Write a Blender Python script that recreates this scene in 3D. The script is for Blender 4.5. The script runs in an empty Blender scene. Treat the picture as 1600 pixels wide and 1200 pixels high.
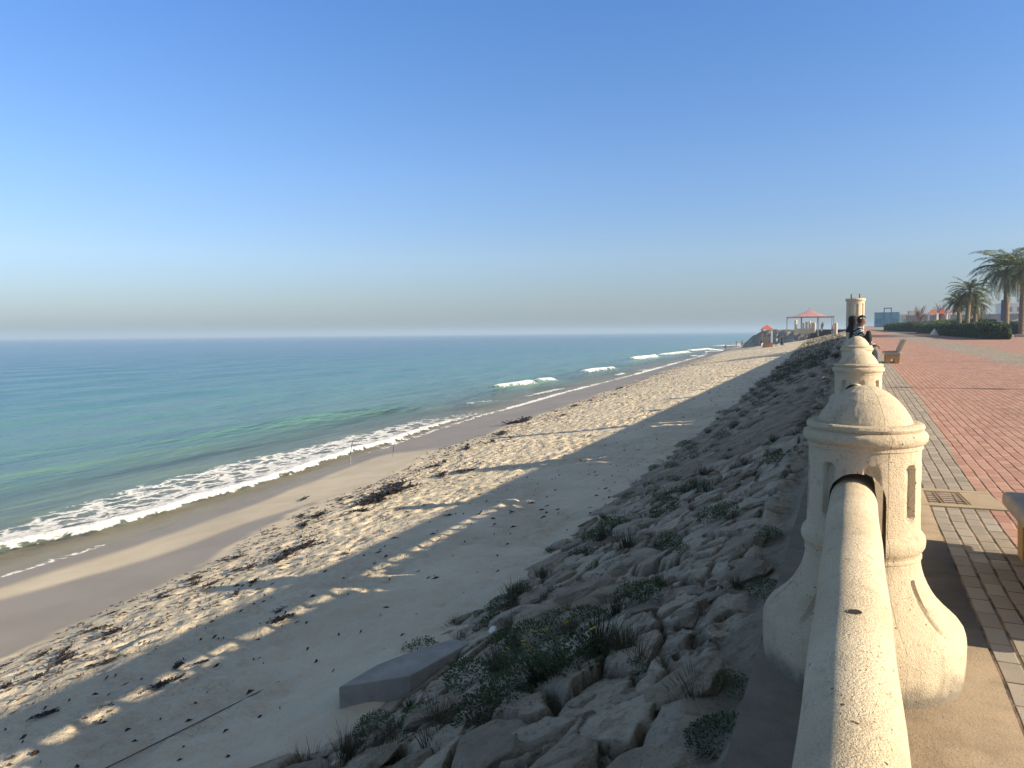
import bpy, bmesh, math, random
import numpy as np
from mathutils import Vector, Matrix
R = math.radians
random.seed(7); RNG = np.random.default_rng(7)
sc = bpy.context.scene
COL = sc.collection

# ------------------------------------------------------------------ camera
cam_d = bpy.data.cameras.new('camera'); cam = bpy.data.objects.new('camera', cam_d); COL.objects.link(cam)
cam_d.sensor_width = 36; cam_d.lens = 36 * 1155 / 1600; cam_d.clip_start = .05; cam_d.clip_end = 20000
_u, _v, _f = 1334 - 800, 600 - 516, 1155
_Y = np.array([_u, _v, _f], float); _Y /= np.linalg.norm(_Y)
_r = math.atan(-0.0095); _hd = np.array([math.cos(_r), -math.sin(_r), 0])
_Z = np.cross(_hd, _Y); _Z /= np.linalg.norm(_Z)
if _Z[1] < 0: _Z = -_Z
_X = -np.cross(_Y, _Z)
right = Vector((_X[0], _Y[0], _Z[0])); up = Vector((_X[1], _Y[1], _Z[1])); fwd = Vector((_X[2], _Y[2], _Z[2]))
M = Matrix((right, up, -fwd)).transposed().to_4x4(); M.translation = (0, 0, 1.7)
cam.matrix_world = M
sc.camera = cam

# ------------------------------------------------------------------ sun, sky, exposure
SUN_EL, SUN_AZ = R(22), R(4)            # azimuth measured from +X towards +Y
sun_d = bpy.data.lights.new('sun', 'SUN'); sun_d.energy = 5.0; sun_d.angle = R(.55); sun_d.color = (1.0, .83, .60)
sun = bpy.data.objects.new('sun', sun_d); COL.objects.link(sun)
sd = Vector((math.cos(SUN_EL) * math.cos(SUN_AZ), math.cos(SUN_EL) * math.sin(SUN_AZ), math.sin(SUN_EL)))
sun.rotation_euler = sd.to_track_quat('Z', 'Y').to_euler(); sun.location = sd * 60
W = bpy.data.worlds.new('World'); sc.world = W; W.use_nodes = True
wt = W.node_tree; wt.nodes.clear()
wo = wt.nodes.new('ShaderNodeOutputWorld'); bg = wt.nodes.new('ShaderNodeBackground'); sky = wt.nodes.new('ShaderNodeTexSky')
sky.sky_type = 'NISHITA'; sky.sun_disc = False; sky.sun_elevation = SUN_EL; sky.sun_rotation = R(90) - SUN_AZ
sky.air_density = 1.0; sky.dust_density = .6; sky.ozone_density = 2.0; sky.altitude = 0
SKY_TINT = [(0.0, (.35, .42, .61)), (.03, (.51, .57, .76)), (.10, (.75, .80, .98)), (.20, (.74, .89, 1.15)), (.42, (.60, .93, 1.36)), (.56, (1.30, 1.06, .84)), (1.0, (1.45, 1.10, .76))]
tc = wt.nodes.new('ShaderNodeTexCoord'); sx = wt.nodes.new('ShaderNodeSeparateXYZ'); cr = wt.nodes.new('ShaderNodeValToRGB')
mx = wt.nodes.new('ShaderNodeMix'); mx.data_type = 'RGBA'; mx.blend_type = 'MULTIPLY'; mx.inputs[0].default_value = 1; mx.clamp_result = False
el = cr.color_ramp.elements
el[0].position = 0; el[0].color = SKY_TINT[0][1] + (1,)
el[1].position = 1; el[1].color = SKY_TINT[-1][1] + (1,)
for p, c in SKY_TINT[1:-1]:
    e = el.new(p); e.color = c + (1,)
wt.links.new(tc.outputs['Generated'], sx.inputs[0]); wt.links.new(sx.outputs['Z'], cr.inputs[0])
wt.links.new(sky.outputs[0], mx.inputs[6]); wt.links.new(cr.outputs[0], mx.inputs[7])
wt.links.new(mx.outputs[2], bg.inputs[0]); bg.inputs[1].default_value = .078
wt.links.new(bg.outputs[0], wo.inputs[0])
sc.view_settings.view_transform = 'Standard'; sc.view_settings.look = 'None'; sc.view_settings.exposure = 1.06; sc.view_settings.gamma = 1
sc.cycles.max_bounces = 6; sc.cycles.transparent_max_bounces = 12; sc.cycles.volume_bounces = 0

# ------------------------------------------------------------------ helpers
def tag(o, label=None, cat=None, group=None, kind=None):
    if label: o['label'] = label
    if cat: o['category'] = cat
    if group: o['group'] = group
    if kind: o['kind'] = kind
    return o
def link(name, me, mat=None, parent=None):
    o = bpy.data.objects.new(name, me); COL.objects.link(o)
    if mat is not None and not isinstance(mat, (list, tuple)): mat = [mat]
    for m in (mat or []): me.materials.append(m)
    if parent: o.parent = parent
    return o
def empty(name, loc=(0, 0, 0), rz=0, label=None, cat=None, group=None):
    o = bpy.data.objects.new(name, None); COL.objects.link(o); o.location = loc; o.rotation_euler = (0, 0, rz); o.empty_display_size = .2
    return tag(o, label, cat, group)
def copy_tree(o, parent=None):
    c = o.copy(); COL.objects.link(c); c.parent = parent
    for ch in list(o.children): copy_tree(ch, c)
    return c
def npmesh(name, V, F, smooth=False):
    """V (n,3), F (m,k) arrays, or a list of such face arrays"""
    me = bpy.data.meshes.new(name); V = np.asarray(V, np.float32)
    Fs = F if isinstance(F, list) else [F]
    Fs = [np.asarray(f, np.int32) for f in Fs if len(f)]
    me.vertices.add(len(V)); me.vertices.foreach_set('co', V.ravel())
    li = np.concatenate([f.ravel() for f in Fs]); cnt = np.concatenate([np.full(len(f), f.shape[1], np.int32) for f in Fs])
    me.loops.add(len(li)); me.loops.foreach_set('vertex_index', li)
    st = np.concatenate([[0], np.cumsum(cnt)[:-1]]).astype(np.int32)
    me.polygons.add(len(cnt)); me.polygons.foreach_set('loop_start', st); me.polygons.foreach_set('loop_total', cnt)
    if smooth: me.polygons.foreach_set('use_smooth', np.ones(len(cnt), bool))
    me.update(calc_edges=True); me.validate()
    return me
def attr(me, name, vals):
    a = me.attributes.new(name, 'FLOAT', 'POINT'); a.data.foreach_set('value', np.asarray(vals, np.float32).ravel())
def gridfaces(nr, nc):
    i = np.arange((nr - 1) * (nc - 1)); r = i // (nc - 1); c = i % (nc - 1); a = r * nc + c
    return np.stack([a, a + 1, a + nc + 1, a + nc], 1)
class MB:
    """collects boxes, tubes and lathes into ONE mesh"""
    def __init__(s): s.v = []; s.f = []; s.n = 0
    def add(s, V, F):
        s.v.append(np.asarray(V, float)); s.f += [tuple(int(i) + s.n for i in f) for f in F]; s.n += len(V); return s
    def box(s, x0, x1, y0, y1, z0, z1, rz=0, c=None, bev=0):
        V = np.array([(x, y, z) for z in (z0, z1) for y in (y0, y1) for x in (x0, x1)], float)
        if rz:
            cc = np.array(c if c else ((x0 + x1) / 2, (y0 + y1) / 2)); q = V[:, :2] - cc; ca, sa = math.cos(rz), math.sin(rz)
            V[:, 0] = cc[0] + q[:, 0] * ca - q[:, 1] * sa; V[:, 1] = cc[1] + q[:, 0] * sa + q[:, 1] * ca
        return s.add(V, [(0, 2, 3, 1), (4, 5, 7, 6), (0, 1, 5, 4), (2, 6, 7, 3), (0, 4, 6, 2), (1, 3, 7, 5)])
    def tube(s, pts, rad, n=8, cap=True):
        pts = [Vector(p) for p in pts]; rad = rad if isinstance(rad, (list, tuple)) else [rad] * len(pts)
        V = []; F = []
        for i, p in enumerate(pts):
            d = (pts[min(i + 1, len(pts) - 1)] - pts[max(i - 1, 0)]).normalized()
            a = d.cross(Vector((0, 0, 1)) if abs(d.z) < .95 else Vector((1, 0, 0))).normalized(); b = d.cross(a)
            for k in range(n):
                t = 2 * math.pi * k / n; V.append(p + (a * math.cos(t) + b * math.sin(t)) * rad[i])
        for i in range(len(pts) - 1):
            for k in range(n):
                k2 = (k + 1) % n; F.append((i * n + k, i * n + k2, (i + 1) * n + k2, (i + 1) * n + k))
        if cap: F.append(tuple(range(n - 1, -1, -1))); F.append(tuple((len(pts) - 1) * n + k for k in range(n)))
        return s.add([tuple(v) for v in V], F)
    def lathe(s, prof, n=24, c=(0, 0), cap=True):
        V = []; F = []
        for r, z in prof:
            for k in range(n):
                t = 2 * math.pi * k / n; V.append((c[0] + r * math.cos(t), c[1] + r * math.sin(t), z))
        for i in range(len(prof) - 1):
            for k in range(n):
                k2 = (k + 1) % n; F.append((i * n + k, i * n + k2, (i + 1) * n + k2, (i + 1) * n + k))
        if cap: F.append(tuple(range(n - 1, -1, -1))); F.append(tuple((len(prof) - 1) * n + k for k in range(n)))
        return s.add(V, F)
    def prism(s, poly, axis, a0, a1):
        """extrude a 2-D polygon along an axis: 'x' (poly is y,z), 'y' (x,z) or 'z' (x,y)"""
        n = len(poly); V = []
        for a in (a0, a1):
            for p in poly: V.append({'x': (a, p[0], p[1]), 'y': (p[0], a, p[1]), 'z': (p[0], p[1], a)}[axis])
        F = [tuple(range(n)), tuple(range(2 * n - 1, n - 1, -1))] + [(i, i + n, (i + 1) % n + n, (i + 1) % n) for i in range(n)]
        return s.add(V, F)
    def mesh(s, name, smooth=False, bevel=0, seg=2):
        me = bpy.data.meshes.new(name); me.from_pydata(np.concatenate(s.v).tolist(), [], s.f)
        bm = bmesh.new(); bm.from_mesh(me); bmesh.ops.recalc_face_normals(bm, faces=bm.faces)
        if bevel: bmesh.ops.bevel(bm, geom=[e for e in bm.edges if len(e.link_faces) == 2 and e.calc_face_angle(0) > R(30)], offset=bevel, segments=seg, affect='EDGES', profile=.6)
        bm.to_mesh(me); bm.free()
        if smooth:
            me.polygons.foreach_set('use_smooth', np.ones(len(me.polygons), bool)); me.set_sharp_from_angle(angle=R(42))
        return me
    def build(s, name, mat, parent=None, **k): return link(name, s.mesh(name, **k), mat, parent)

# ------------------------------------------------------------------ noise
def _h(ix, iy, s=0):
    n = (ix.astype(np.int64) * 374761393 + iy.astype(np.int64) * 668265263 + s * 982451653) & 0xFFFFFFFF
    n = ((n ^ (n >> 13)) * 1274126177) & 0xFFFFFFFF
    n = ((n ^ (n >> 16)) * 2246822519) & 0xFFFFFFFF
    return ((n ^ (n >> 15)) & 0xFFFFFF) / float(0x1000000)
def vn(x, y, s=0):
    ix, iy = np.floor(x), np.floor(y); fx, fy = x - ix, y - iy
    fx = fx * fx * fx * (fx * (fx * 6 - 15) + 10); fy = fy * fy * fy * (fy * (fy * 6 - 15) + 10)
    a = _h(ix, iy, s); b = _h(ix + 1, iy, s); c = _h(ix, iy + 1, s); d = _h(ix + 1, iy + 1, s)
    return (a + (b - a) * fx) * (1 - fy) + (c + (d - c) * fx) * fy
def fbm(x, y, s=0, o=4, g=.5):
    t = 0; a = 1; n = 0
    for i in range(o):
        t = t + a * (vn(x * 2 ** i + 17.3 * i, y * 2 ** i - 9.1 * i, s + i) - .5); n += a; a *= g
    return t / n * 2
def worley(x, y, s=0, jit=.9):
    ix, iy = np.floor(x), np.floor(y)
    f1 = np.full(x.shape, 9.); f2 = np.full(x.shape, 9.); idv = np.zeros(x.shape); ox = np.zeros(x.shape); oy = np.zeros(x.shape)
    for dx in (-1, 0, 1):
        for dy in (-1, 0, 1):
            cx, cy = ix + dx, iy + dy
            px = cx + .5 + (_h(cx, cy, s) - .5) * jit; py = cy + .5 + (_h(cx, cy, s + 1) - .5) * jit
            d = np.hypot(px - x, py - y); n = d < f1
            f2 = np.where(n, f1, np.minimum(f2, d)); idv = np.where(n, _h(cx, cy, s + 2), idv)
            ox = np.where(n, x - px, ox); oy = np.where(n, y - py, oy); f1 = np.where(n, d, f1)
    return f1, f2, idv, ox, oy
def sstep(a, b, x):
    t = np.clip((x - a) / (b - a), 0, 1); return t * t * (3 - 2 * t)

# ------------------------------------------------------------------ materials
class NT:
    def __init__(s, name):
        s.m = bpy.data.materials.new(name); s.m.use_nodes = True; s.t = s.m.node_tree
        s.b = s.t.nodes['Principled BSDF']; s.out = s.t.nodes['Material Output']
    def n(s, k, **kw):
        q = s.t.nodes.new(k)
        for a, b in kw.items(): setattr(q, a, b)
        return q
    def l(s, a, b): s.t.links.new(a, b)
    def pos(s, obj=False):
        if obj: return s.n('ShaderNodeTexCoord').outputs['Object']
        return s.n('ShaderNodeNewGeometry').outputs['Position']
    def mapped(s, v, scale=(1, 1, 1), rot=(0, 0, 0), loc=(0, 0, 0)):
        q = s.n('ShaderNodeMapping'); s.l(v, q.inputs[0]); q.inputs['Scale'].default_value = scale; q.inputs['Rotation'].default_value = rot; q.inputs['Location'].default_value = loc; return q.outputs[0]
    def noise(s, v, scale, detail=5, rough=.55, dist=0):
        q = s.n('ShaderNodeTexNoise'); s.l(v, q.inputs['Vector']); q.inputs['Scale'].default_value = scale; q.inputs['Detail'].default_value = detail; q.inputs['Roughness'].default_value = rough; q.inputs['Distortion'].default_value = dist; return q.outputs['Fac']
    def voro(s, v, scale, feature='F1', out='Distance', smooth=None):
        q = s.n('ShaderNodeTexVoronoi', feature=feature); s.l(v, q.inputs['Vector']); q.inputs['Scale'].default_value = scale
        if smooth is not None: q.inputs['Smoothness'].default_value = smooth
        return q.outputs[out]
    def ramp(s, f, stops):
        q = s.n('ShaderNodeValToRGB'); e = q.color_ramp.elements
        for i, (p, c) in enumerate(stops):
            c = c if isinstance(c, tuple) else (c, c, c)
            x = e[i] if i < 2 else e.new(p)
            x.position = p; x.color = c + (1,)
        s.l(f, q.inputs[0]); return q.outputs[0]
    def math(s, op, a, b=None, c=None, clamp=False):
        q = s.n('ShaderNodeMath', operation=op, use_clamp=clamp)
        for i, x in enumerate((a, b, c)):
            if x is None: continue
            if isinstance(x, (int, float)): q.inputs[i].default_value = x
            else: s.l(x, q.inputs[i])
        return q.outputs[0]
    def mrange(s, f, a, b, c=0, d=1, smooth=False):
        q = s.n('ShaderNodeMapRange'); q.interpolation_type = 'SMOOTHSTEP' if smooth else 'LINEAR'
        s.l(f, q.inputs[0])
        for i, x in enumerate((a, b, c, d)): q.inputs[1 + i].default_value = x
        return q.outputs[0]
    def mix(s, f, a, b, blend='MIX'):
        q = s.n('ShaderNodeMix', data_type='RGBA', blend_type=blend)
        for i, x in ((0, f), (6, a), (7, b)):
            if isinstance(x, (int, float)): q.inputs[i].default_value = x
            elif isinstance(x, tuple): q.inputs[i].default_value = x + (1,)
            else: s.l(x, q.inputs[i])
        return q.outputs[2]
    def attr(s, nm): return s.n('ShaderNodeAttribute', attribute_name=nm).outputs['Fac']
    def bump(s, h, strength=.5, dist=.02, prev=None):
        q = s.n('ShaderNodeBump'); s.l(h, q.inputs['Height']); q.inputs['Distance'].default_value = dist
        if isinstance(strength, (int, float)): q.inputs['Strength'].default_value = strength
        else: s.l(strength, q.inputs['Strength'])
        if prev: s.l(prev, q.inputs['Normal'])
        return q.outputs[0]
    def set(s, col=None, rough=None, nrm=None, spec=None):
        for k, x in (('Base Color', col), ('Roughness', rough), ('Normal', nrm), ('Specular IOR Level', spec)):
            if x is None: continue
            if isinstance(x, tuple): s.b.inputs[k].default_value = x + (1,)
            elif isinstance(x, (int, float)): s.b.inputs[k].default_value = x
            else: s.l(x, s.b.inputs[k])
        return s.m
def simple(name, col, rough=.7, var=.25, scale=8, bump=0, spec=.3, obj=True):
    t = NT(name); p = t.pos(obj); n = t.noise(p, scale, 4)
    c = t.mix(t.mrange(n, .3, .7), tuple(x * (1 - var) for x in col), tuple(min(1, x * (1 + var)) for x in col))
    nb = t.bump(t.noise(p, scale * 4, 4), .4, bump) if bump else None
    return t.set(c, rough, nb, spec)

def mat_stone(name='cast_stone', post=False):                     # cast sandy concrete of the balustrade
    t = NT(name); p = t.pos(True)
    big = t.noise(p, 2.3, 5); fine = t.noise(p, 150, 3, .75); med = t.noise(p, 18, 4)
    c = t.mix(t.mrange(big, .32, .68), (.54, .45, .31), (.66, .57, .42))
    c = t.mix(t.mrange(med, .58, .78), c, (.44, .36, .25))
    pit = t.ramp(t.voro(p, 30), [(.0, 1.0), (.11, 1.0), (.15, 0.0)])
    pick = t.math('MULTIPLY', pit, t.mrange(t.noise(p, 6.5, 2), .56, .60))
    pit2 = t.math('MULTIPLY', t.ramp(t.voro(p, 70), [(.0, 1.0), (.12, 1.0), (.18, 0.0)]), t.mrange(t.noise(p, 11, 2), .57, .62))
    pp = t.math('MAXIMUM', pick, pit2)
    c = t.mix(pp, c, (.15, .115, .085))
    c = t.mix(.6, c, t.mix(1, c, t.ramp(fine, [(.33, .58), (.5, 1.0)]), 'MULTIPLY'))
    st = t.mapped(p, (11, 11, .9)); streak = t.mrange(t.noise(st, 1, 5, .6), .52, .74)
    c = t.mix(t.math('MULTIPLY', streak, .5), c, (.34, .285, .21))
    b1 = t.bump(fine, 1.0, .008); b2 = t.bump(t.noise(p, 55, 3, .6), .55, .007, b1); b3 = t.bump(t.math('MULTIPLY', pp, -1), .9, .008, b2)
    if post:
        sx_ = t.n('ShaderNodeSeparateXYZ'); t.l(p, sx_.inputs[0])
        zz = t.math('ADD', sx_.outputs[2], t.math('MULTIPLY', t.math('SUBTRACT', t.noise(p, 9, 4, .65), .5), .22))
        c = t.mix(t.math('MULTIPLY', t.mrange(zz, .03, .12, 1, 0), .8), c, (.16, .145, .125))
        a_ = R(-66); dn = t.math('ADD', t.math('MULTIPLY', sx_.outputs[0], math.sin(a_)), t.math('MULTIPLY', sx_.outputs[1], -math.cos(a_)))
        on = t.math('MULTIPLY', t.math('LESS_THAN', t.math('ABSOLUTE', t.math('ADD', dn, t.math('MULTIPLY', t.math('SUBTRACT', t.noise(p, 14, 3), .5), .012))), .0022), t.math('LESS_THAN', sx_.outputs[1], 0))
        on = t.math('MULTIPLY', on, t.mrange(t.noise(p, 7, 3), .38, .5))
        c = t.mix(t.math('MULTIPLY', on, .6), c, (.22, .17, .12)); b3 = t.bump(on, .7, -.006, b3)
    return t.set(c, .9, b3, .15)
def mat_concrete(name, a, b, scale=3):
    t = NT(name); p = t.pos(); n = t.noise(p, scale, 7, .65); f = t.noise(p, 120, 3)
    c = t.mix(t.mrange(n, .3, .7), a, b); c = t.mix(t.mrange(f, .62, .75), c, tuple(x * .6 for x in a))
    c = t.mix(t.mrange(t.noise(p, 1.1, 4), .55, .72), c, tuple(x * .72 for x in b))
    return t.set(c, .92, t.bump(t.noise(p, 75, 5, .7), .9, .010), .15)
def mat_sand():
    t = NT('beach_sand'); p = t.pos(); wet = t.attr('wet'); foot = t.attr('foot')
    n = t.noise(p, .9, 6); g = t.noise(p, 40, 4, .7)
    dry = t.mix(t.mrange(n, .3, .7), (.55, .475, .35), (.66, .58, .445))
    dry = t.mix(t.mrange(g, .55, .8), dry, (.41, .345, .25))
    wc = t.mix(t.mrange(t.noise(p, .5, 4), .35, .65), (.285, .24, .185), (.335, .285, .225))
    c = t.mix(wet, dry, wc)
    rough = t.mrange(wet, 0, 1, .95, .5)
    st = t.math('MULTIPLY', t.math('SUBTRACT', 1.0, wet), foot)
    v = t.voro(p, 5.2, 'SMOOTH_F1', smooth=.35); v2 = t.noise(p, 10, 5, .62, .4)
    b = t.bump(v, st, .045); b = t.bump(v2, st, .05, b); b = t.bump(t.noise(p, 30, 4, .65), t.math('MULTIPLY', st, .7), .014, b)
    b = t.bump(t.noise(p, 350, 2), .25, .002, b)
    return t.set(c, rough, b, t.mrange(wet, 0, 1, .1, .28))
def mat_slope():
    t = NT('slope_stone'); p = t.pos(); n = t.noise(p, 1.3, 6, .6); g = t.noise(p, 22, 5, .7); cell = t.attr('cell')
    soil = t.mix(t.mrange(n, .3, .7), (.32, .27, .195), (.46, .395, .295))
    stone = t.ramp(cell, [(0, (.45, .385, .29)), (.4, (.61, .525, .395)), (.7, (.51, .445, .345)), (1, (.67, .59, .46))])
    c = t.mix(t.mrange(t.math('ADD', cell, t.math('MULTIPLY', t.math('SUBTRACT', g, .5), .5)), .02, .14), soil, stone)
    c = t.mix(t.mrange(g, .52, .70), c, t.mix(1, c, (.55, .52, .48), 'MULTIPLY'))
    c = t.mix(t.mrange(t.noise(p, 3.4, 6, .7), .52, .66), c, t.mix(1, c, (.68, .66, .62), 'MULTIPLY'))
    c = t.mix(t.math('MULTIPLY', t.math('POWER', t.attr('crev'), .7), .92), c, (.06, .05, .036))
    b = t.bump(t.noise(p, 8, 8, .72), 1.0, .07); b = t.bump(t.noise(p, 55, 4, .7), .9, .014, b)
    return t.set(c, .95, b, .1)
def mat_rock():
    t = NT('limestone'); p = t.pos(True); w = t.pos(); oi = t.n('ShaderNodeObjectInfo').outputs['Random']
    n = t.noise(w, 2.6, 7, .62); g = t.noise(w, 26, 5, .7)
    base = t.ramp(oi, [(0, (.46, .395, .30)), (.35, (.61, .52, .38)), (.7, (.52, .45, .345)), (1, (.67, .59, .46))])
    c = t.mix(t.mrange(n, .35, .68), t.mix(1, base, (.70, .68, .66), 'MULTIPLY'), base)
    c = t.mix(t.mrange(g, .56, .72), c, (.24, .205, .16)); c = t.mix(t.mrange(t.noise(w, 4.2, 6, .7, .6), .53, .64), c, t.mix(1, c, (.6, .57, .52), 'MULTIPLY'))
    b = t.bump(t.noise(w, 5, 8, .72, .5), 1.0, .13); b = t.bump(t.noise(w, 40, 5, .72), .9, .022, b)
    return t.set(c, .93, b, .12)
def mat_paving():
    t = NT('block_paving'); p = t.pos(); sep = t.n('ShaderNodeSeparateXYZ'); t.l(p, sep.inputs[0]); X, Y = sep.outputs[0], sep.outputs[1]
    wob = t.n('ShaderNodeVectorMath', operation='ADD'); t.l(p, wob.inputs[0])
    wn = t.n('ShaderNodeTexNoise'); t.l(p, wn.inputs['Vector']); wn.inputs['Scale'].default_value = .8; wn.inputs['Detail'].default_value = 2
    ws = t.n('ShaderNodeVectorMath', operation='SCALE'); t.l(wn.outputs['Color'], ws.inputs[0]); ws.inputs['Scale'].default_value = .05; t.l(ws.outputs[0], wob.inputs[1])
    v = t.mapped(wob.outputs[0], (1, 1, 0), (0, 0, R(90)))
    sw_ = t.n('ShaderNodeSeparateXYZ'); t.l(v, sw_.inputs[0]); fr = t.math('FRACT', t.math('DIVIDE', sw_.outputs[1], .116)); line = t.math('MULTIPLY', t.mrange(t.math('MINIMUM', fr, t.math('SUBTRACT', 1.0, fr)), .045, .105, 1, 0), t.mrange(t.noise(p, 3.5, 3), .3, .55, .45, 1))
    br = t.n('ShaderNodeTexBrick'); t.l(v, br.inputs['Vector']); br.offset = .5
    for k, x in (('Scale', 1), ('Mortar Size', .0065), ('Mortar Smooth', .25), ('Brick Width', .232), ('Row Height', .116), ('Bias', 0)): br.inputs[k].default_value = x
    br.inputs['Color1'].default_value = (0, 0, 0, 1); br.inputs['Color2'].default_value = (1, 1, 1, 1); br.inputs['Mortar'].default_value = (.5, .5, .5, 1)
    mort = t.math('MAXIMUM', br.outputs['Fac'], line); rnd = t.n('ShaderNodeSeparateColor'); t.l(br.outputs['Color'], rnd.inputs[0]); rv = rnd.outputs[0]
    red = t.ramp(rv, [(0, (.33, .18, .145)), (.5, (.40, .23, .185)), (1, (.46, .275, .22))])
    grey = t.ramp(rv, [(0, (.24, .22, .185)), (.5, (.29, .265, .23)), (1, (.345, .315, .275))])
    fad = t.noise(p, .35, 5); red = t.mix(t.math('MULTIPLY', t.mrange(fad, .42, .7), .55), red, (.36, .225, .165))
    # grey border beside the kerb and the wandering grey inlay further out
    edge = t.math('ADD', t.mrange(Y, 9, 18, 1.135, 1.36), t.math('MULTIPLY', t.math('SUBTRACT', t.noise(t.mapped(p, (0, 1, 0)), 1.1, 2), .5), .12))
    m1 = t.math('LESS_THAN', X, edge)
    cen = t.math('ADD', t.mrange(Y, 20, 75, 7.2, 5.6), t.math('MULTIPLY', t.math('SUBTRACT', t.noise(t.mapped(p, (0, 1, 0)), .06, 2), .5), 5.0))
    m2 = t.math('MULTIPLY', t.mrange(t.math('ADD', t.math('ABSOLUTE', t.math('SUBTRACT', X, cen)), t.math('MULTIPLY', t.math('SUBTRACT', t.noise(p, 1.2, 4), .5), 1.6)), .95, 1.5, .85, 0), t.math('GREATER_THAN', Y, 17.5))
    gm = t.math('MAXIMUM', m1, m2)
    greenish = t.mix(1, grey, (.98, 1.04, .98), 'MULTIPLY')
    c = t.mix(gm, red, t.mix(m2, grey, greenish))
    sandy = t.mrange(t.noise(p, 2.2, 6, .65), .53, .72)
    c = t.mix(t.math('MULTIPLY', sandy, .55), c, (.42, .33, .235)); st_ = t.mrange(t.noise(p, .9, 5, .6), .56, .66); c = t.mix(t.math('MULTIPLY', st_, .4), c, t.mix(1, c, (.62, .58, .56), 'MULTIPLY'))
    c = t.mix(t.mrange(t.noise(p, 60, 3), .6, .8), c, t.mix(1, c, (.65, .65, .65), 'MULTIPLY'))
    mc = t.mix(t.mrange(t.noise(p, 5, 4), .40, .62), (.06, .045, .036), (.25, .18, .125))
    c = t.mix(mort, c, mc)
    h = t.math('ADD', t.math('SUBTRACT', 1.0, mort), t.math('MULTIPLY', rv, .35))
    b = t.bump(h, .8, .010); b = t.bump(t.noise(p, 120, 4), .5, .004, b)
    return t.set(c, .88, b, .2)
def mat_sea():
    t = NT('sea_water'); p = t.pos(); offs = t.attr('offs'); foam = t.attr('foam'); dep = t.attr('depth')
    # long patches of colour running along the shore
    pn = t.noise(t.mapped(p, (.035, .010, 0), (0, 0, R(8))), 1, 4)
    o2 = t.math('ADD', offs, t.math('MULTIPLY', t.math('MULTIPLY', t.math('SUBTRACT', pn, .5), 1.2), offs))
    f = t.math('DIVIDE', t.math('LOGARITHM', t.math('ADD', 1.0, t.math('MAXIMUM', o2, 0.0)), 2.718), 7.0)
    c = t.ramp(f, [(.0, (.24, .25, .19)), (.22, (.17, .245, .205)), (.36, (.108, .215, .19)), (.50, (.062, .172, .17)), (.64, (.042, .132, .163)), (.80, (.034, .104, .158)), (1.0, (.034, .092, .148))])
    c = t.mix(t.math('MULTIPLY', t.attr('ridge'), .28), c, (.06, .19, .155))
    w1 = t.noise(t.mapped(p, (1.5, .5, 1), (0, 0, R(-14))), 1, 5, .6, .3); w2 = t.noise(t.mapped(p, (.33, .085, 1), (0, 0, R(6))), 1, 4, .55)
    w3 = t.noise(t.mapped(p, (5.5, 2.6, 1), (0, 0, R(10))), 1, 4, .6)
    b = t.bump(w2, .8, 1.1); b = t.bump(w1, .55, .22, b); b = t.bump(w3, .5, .045, b)
    t.set(c, .22, b, .5); t.b.inputs['IOR'].default_value = 1.33
    # foam: lace from cell edges and noise
    wp = t.n('ShaderNodeVectorMath', operation='ADD'); t.l(p, wp.inputs[0]); nn = t.n('ShaderNodeTexNoise'); t.l(p, nn.inputs['Vector']); nn.inputs['Scale'].default_value = 1.6; nn.inputs['Detail'].default_value = 4
    sc_ = t.n('ShaderNodeVectorMath', operation='SCALE'); t.l(nn.outputs['Color'], sc_.inputs[0]); sc_.inputs['Scale'].default_value = .9; t.l(sc_.outputs[0], wp.inputs[1])
    ve = t.voro(t.mapped(wp.outputs[0], (1.7, .9, 1)), 1, 'DISTANCE_TO_EDGE'); ve2 = t.voro(t.mapped(wp.outputs[0], (4.2, 2.6, 1)), 1, 'DISTANCE_TO_EDGE')
    lace = t.math('ADD', t.mrange(ve, 0, .28, .55, 0), t.math('ADD', t.mrange(ve2, 0, .25, .35, 0), t.math('MULTIPLY', t.noise(p, 3.4, 6, .68), .55)))
    ff = t.math('ADD', t.math('MULTIPLY', foam, 1.55), t.math('MULTIPLY', lace, 1.0))
    fac = t.math('MULTIPLY', t.mrange(ff, 1.20, 1.70, 0, 1, True), t.mrange(foam, .04, .2))
    fd = t.n('ShaderNodeBsdfPrincipled'); fd.inputs['Base Color'].default_value = (.80, .80, .78, 1); fd.inputs['Roughness'].default_value = .8; fd.inputs['Specular IOR Level'].default_value = .1
    fb = t.bump(t.noise(p, 9, 6, .7), .9, .10); t.l(fb, fd.inputs['Normal'])
    tr = t.n('ShaderNodeBsdfTransparent'); m1 = t.n('ShaderNodeMixShader'); m2 = t.n('ShaderNodeMixShader')
    tr.inputs[0].default_value = (.96, .98, .97, 1)
    al = t.math('SUBTRACT', 1.0, t.math('POWER', 2.718, t.math('MULTIPLY', dep, -2.6))); al = t.math('MAXIMUM', al, .16)
    t.l(al, m1.inputs[0]); t.l(tr.outputs[0], m1.inputs[1]); t.l(t.b.outputs[0], m1.inputs[2])
    t.l(fac, m2.inputs[0]); t.l(m1.outputs[0], m2.inputs[1]); t.l(fd.outputs[0], m2.inputs[2]); t.l(m2.outputs[0], t.out.inputs['Surface'])
    return t.m
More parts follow.
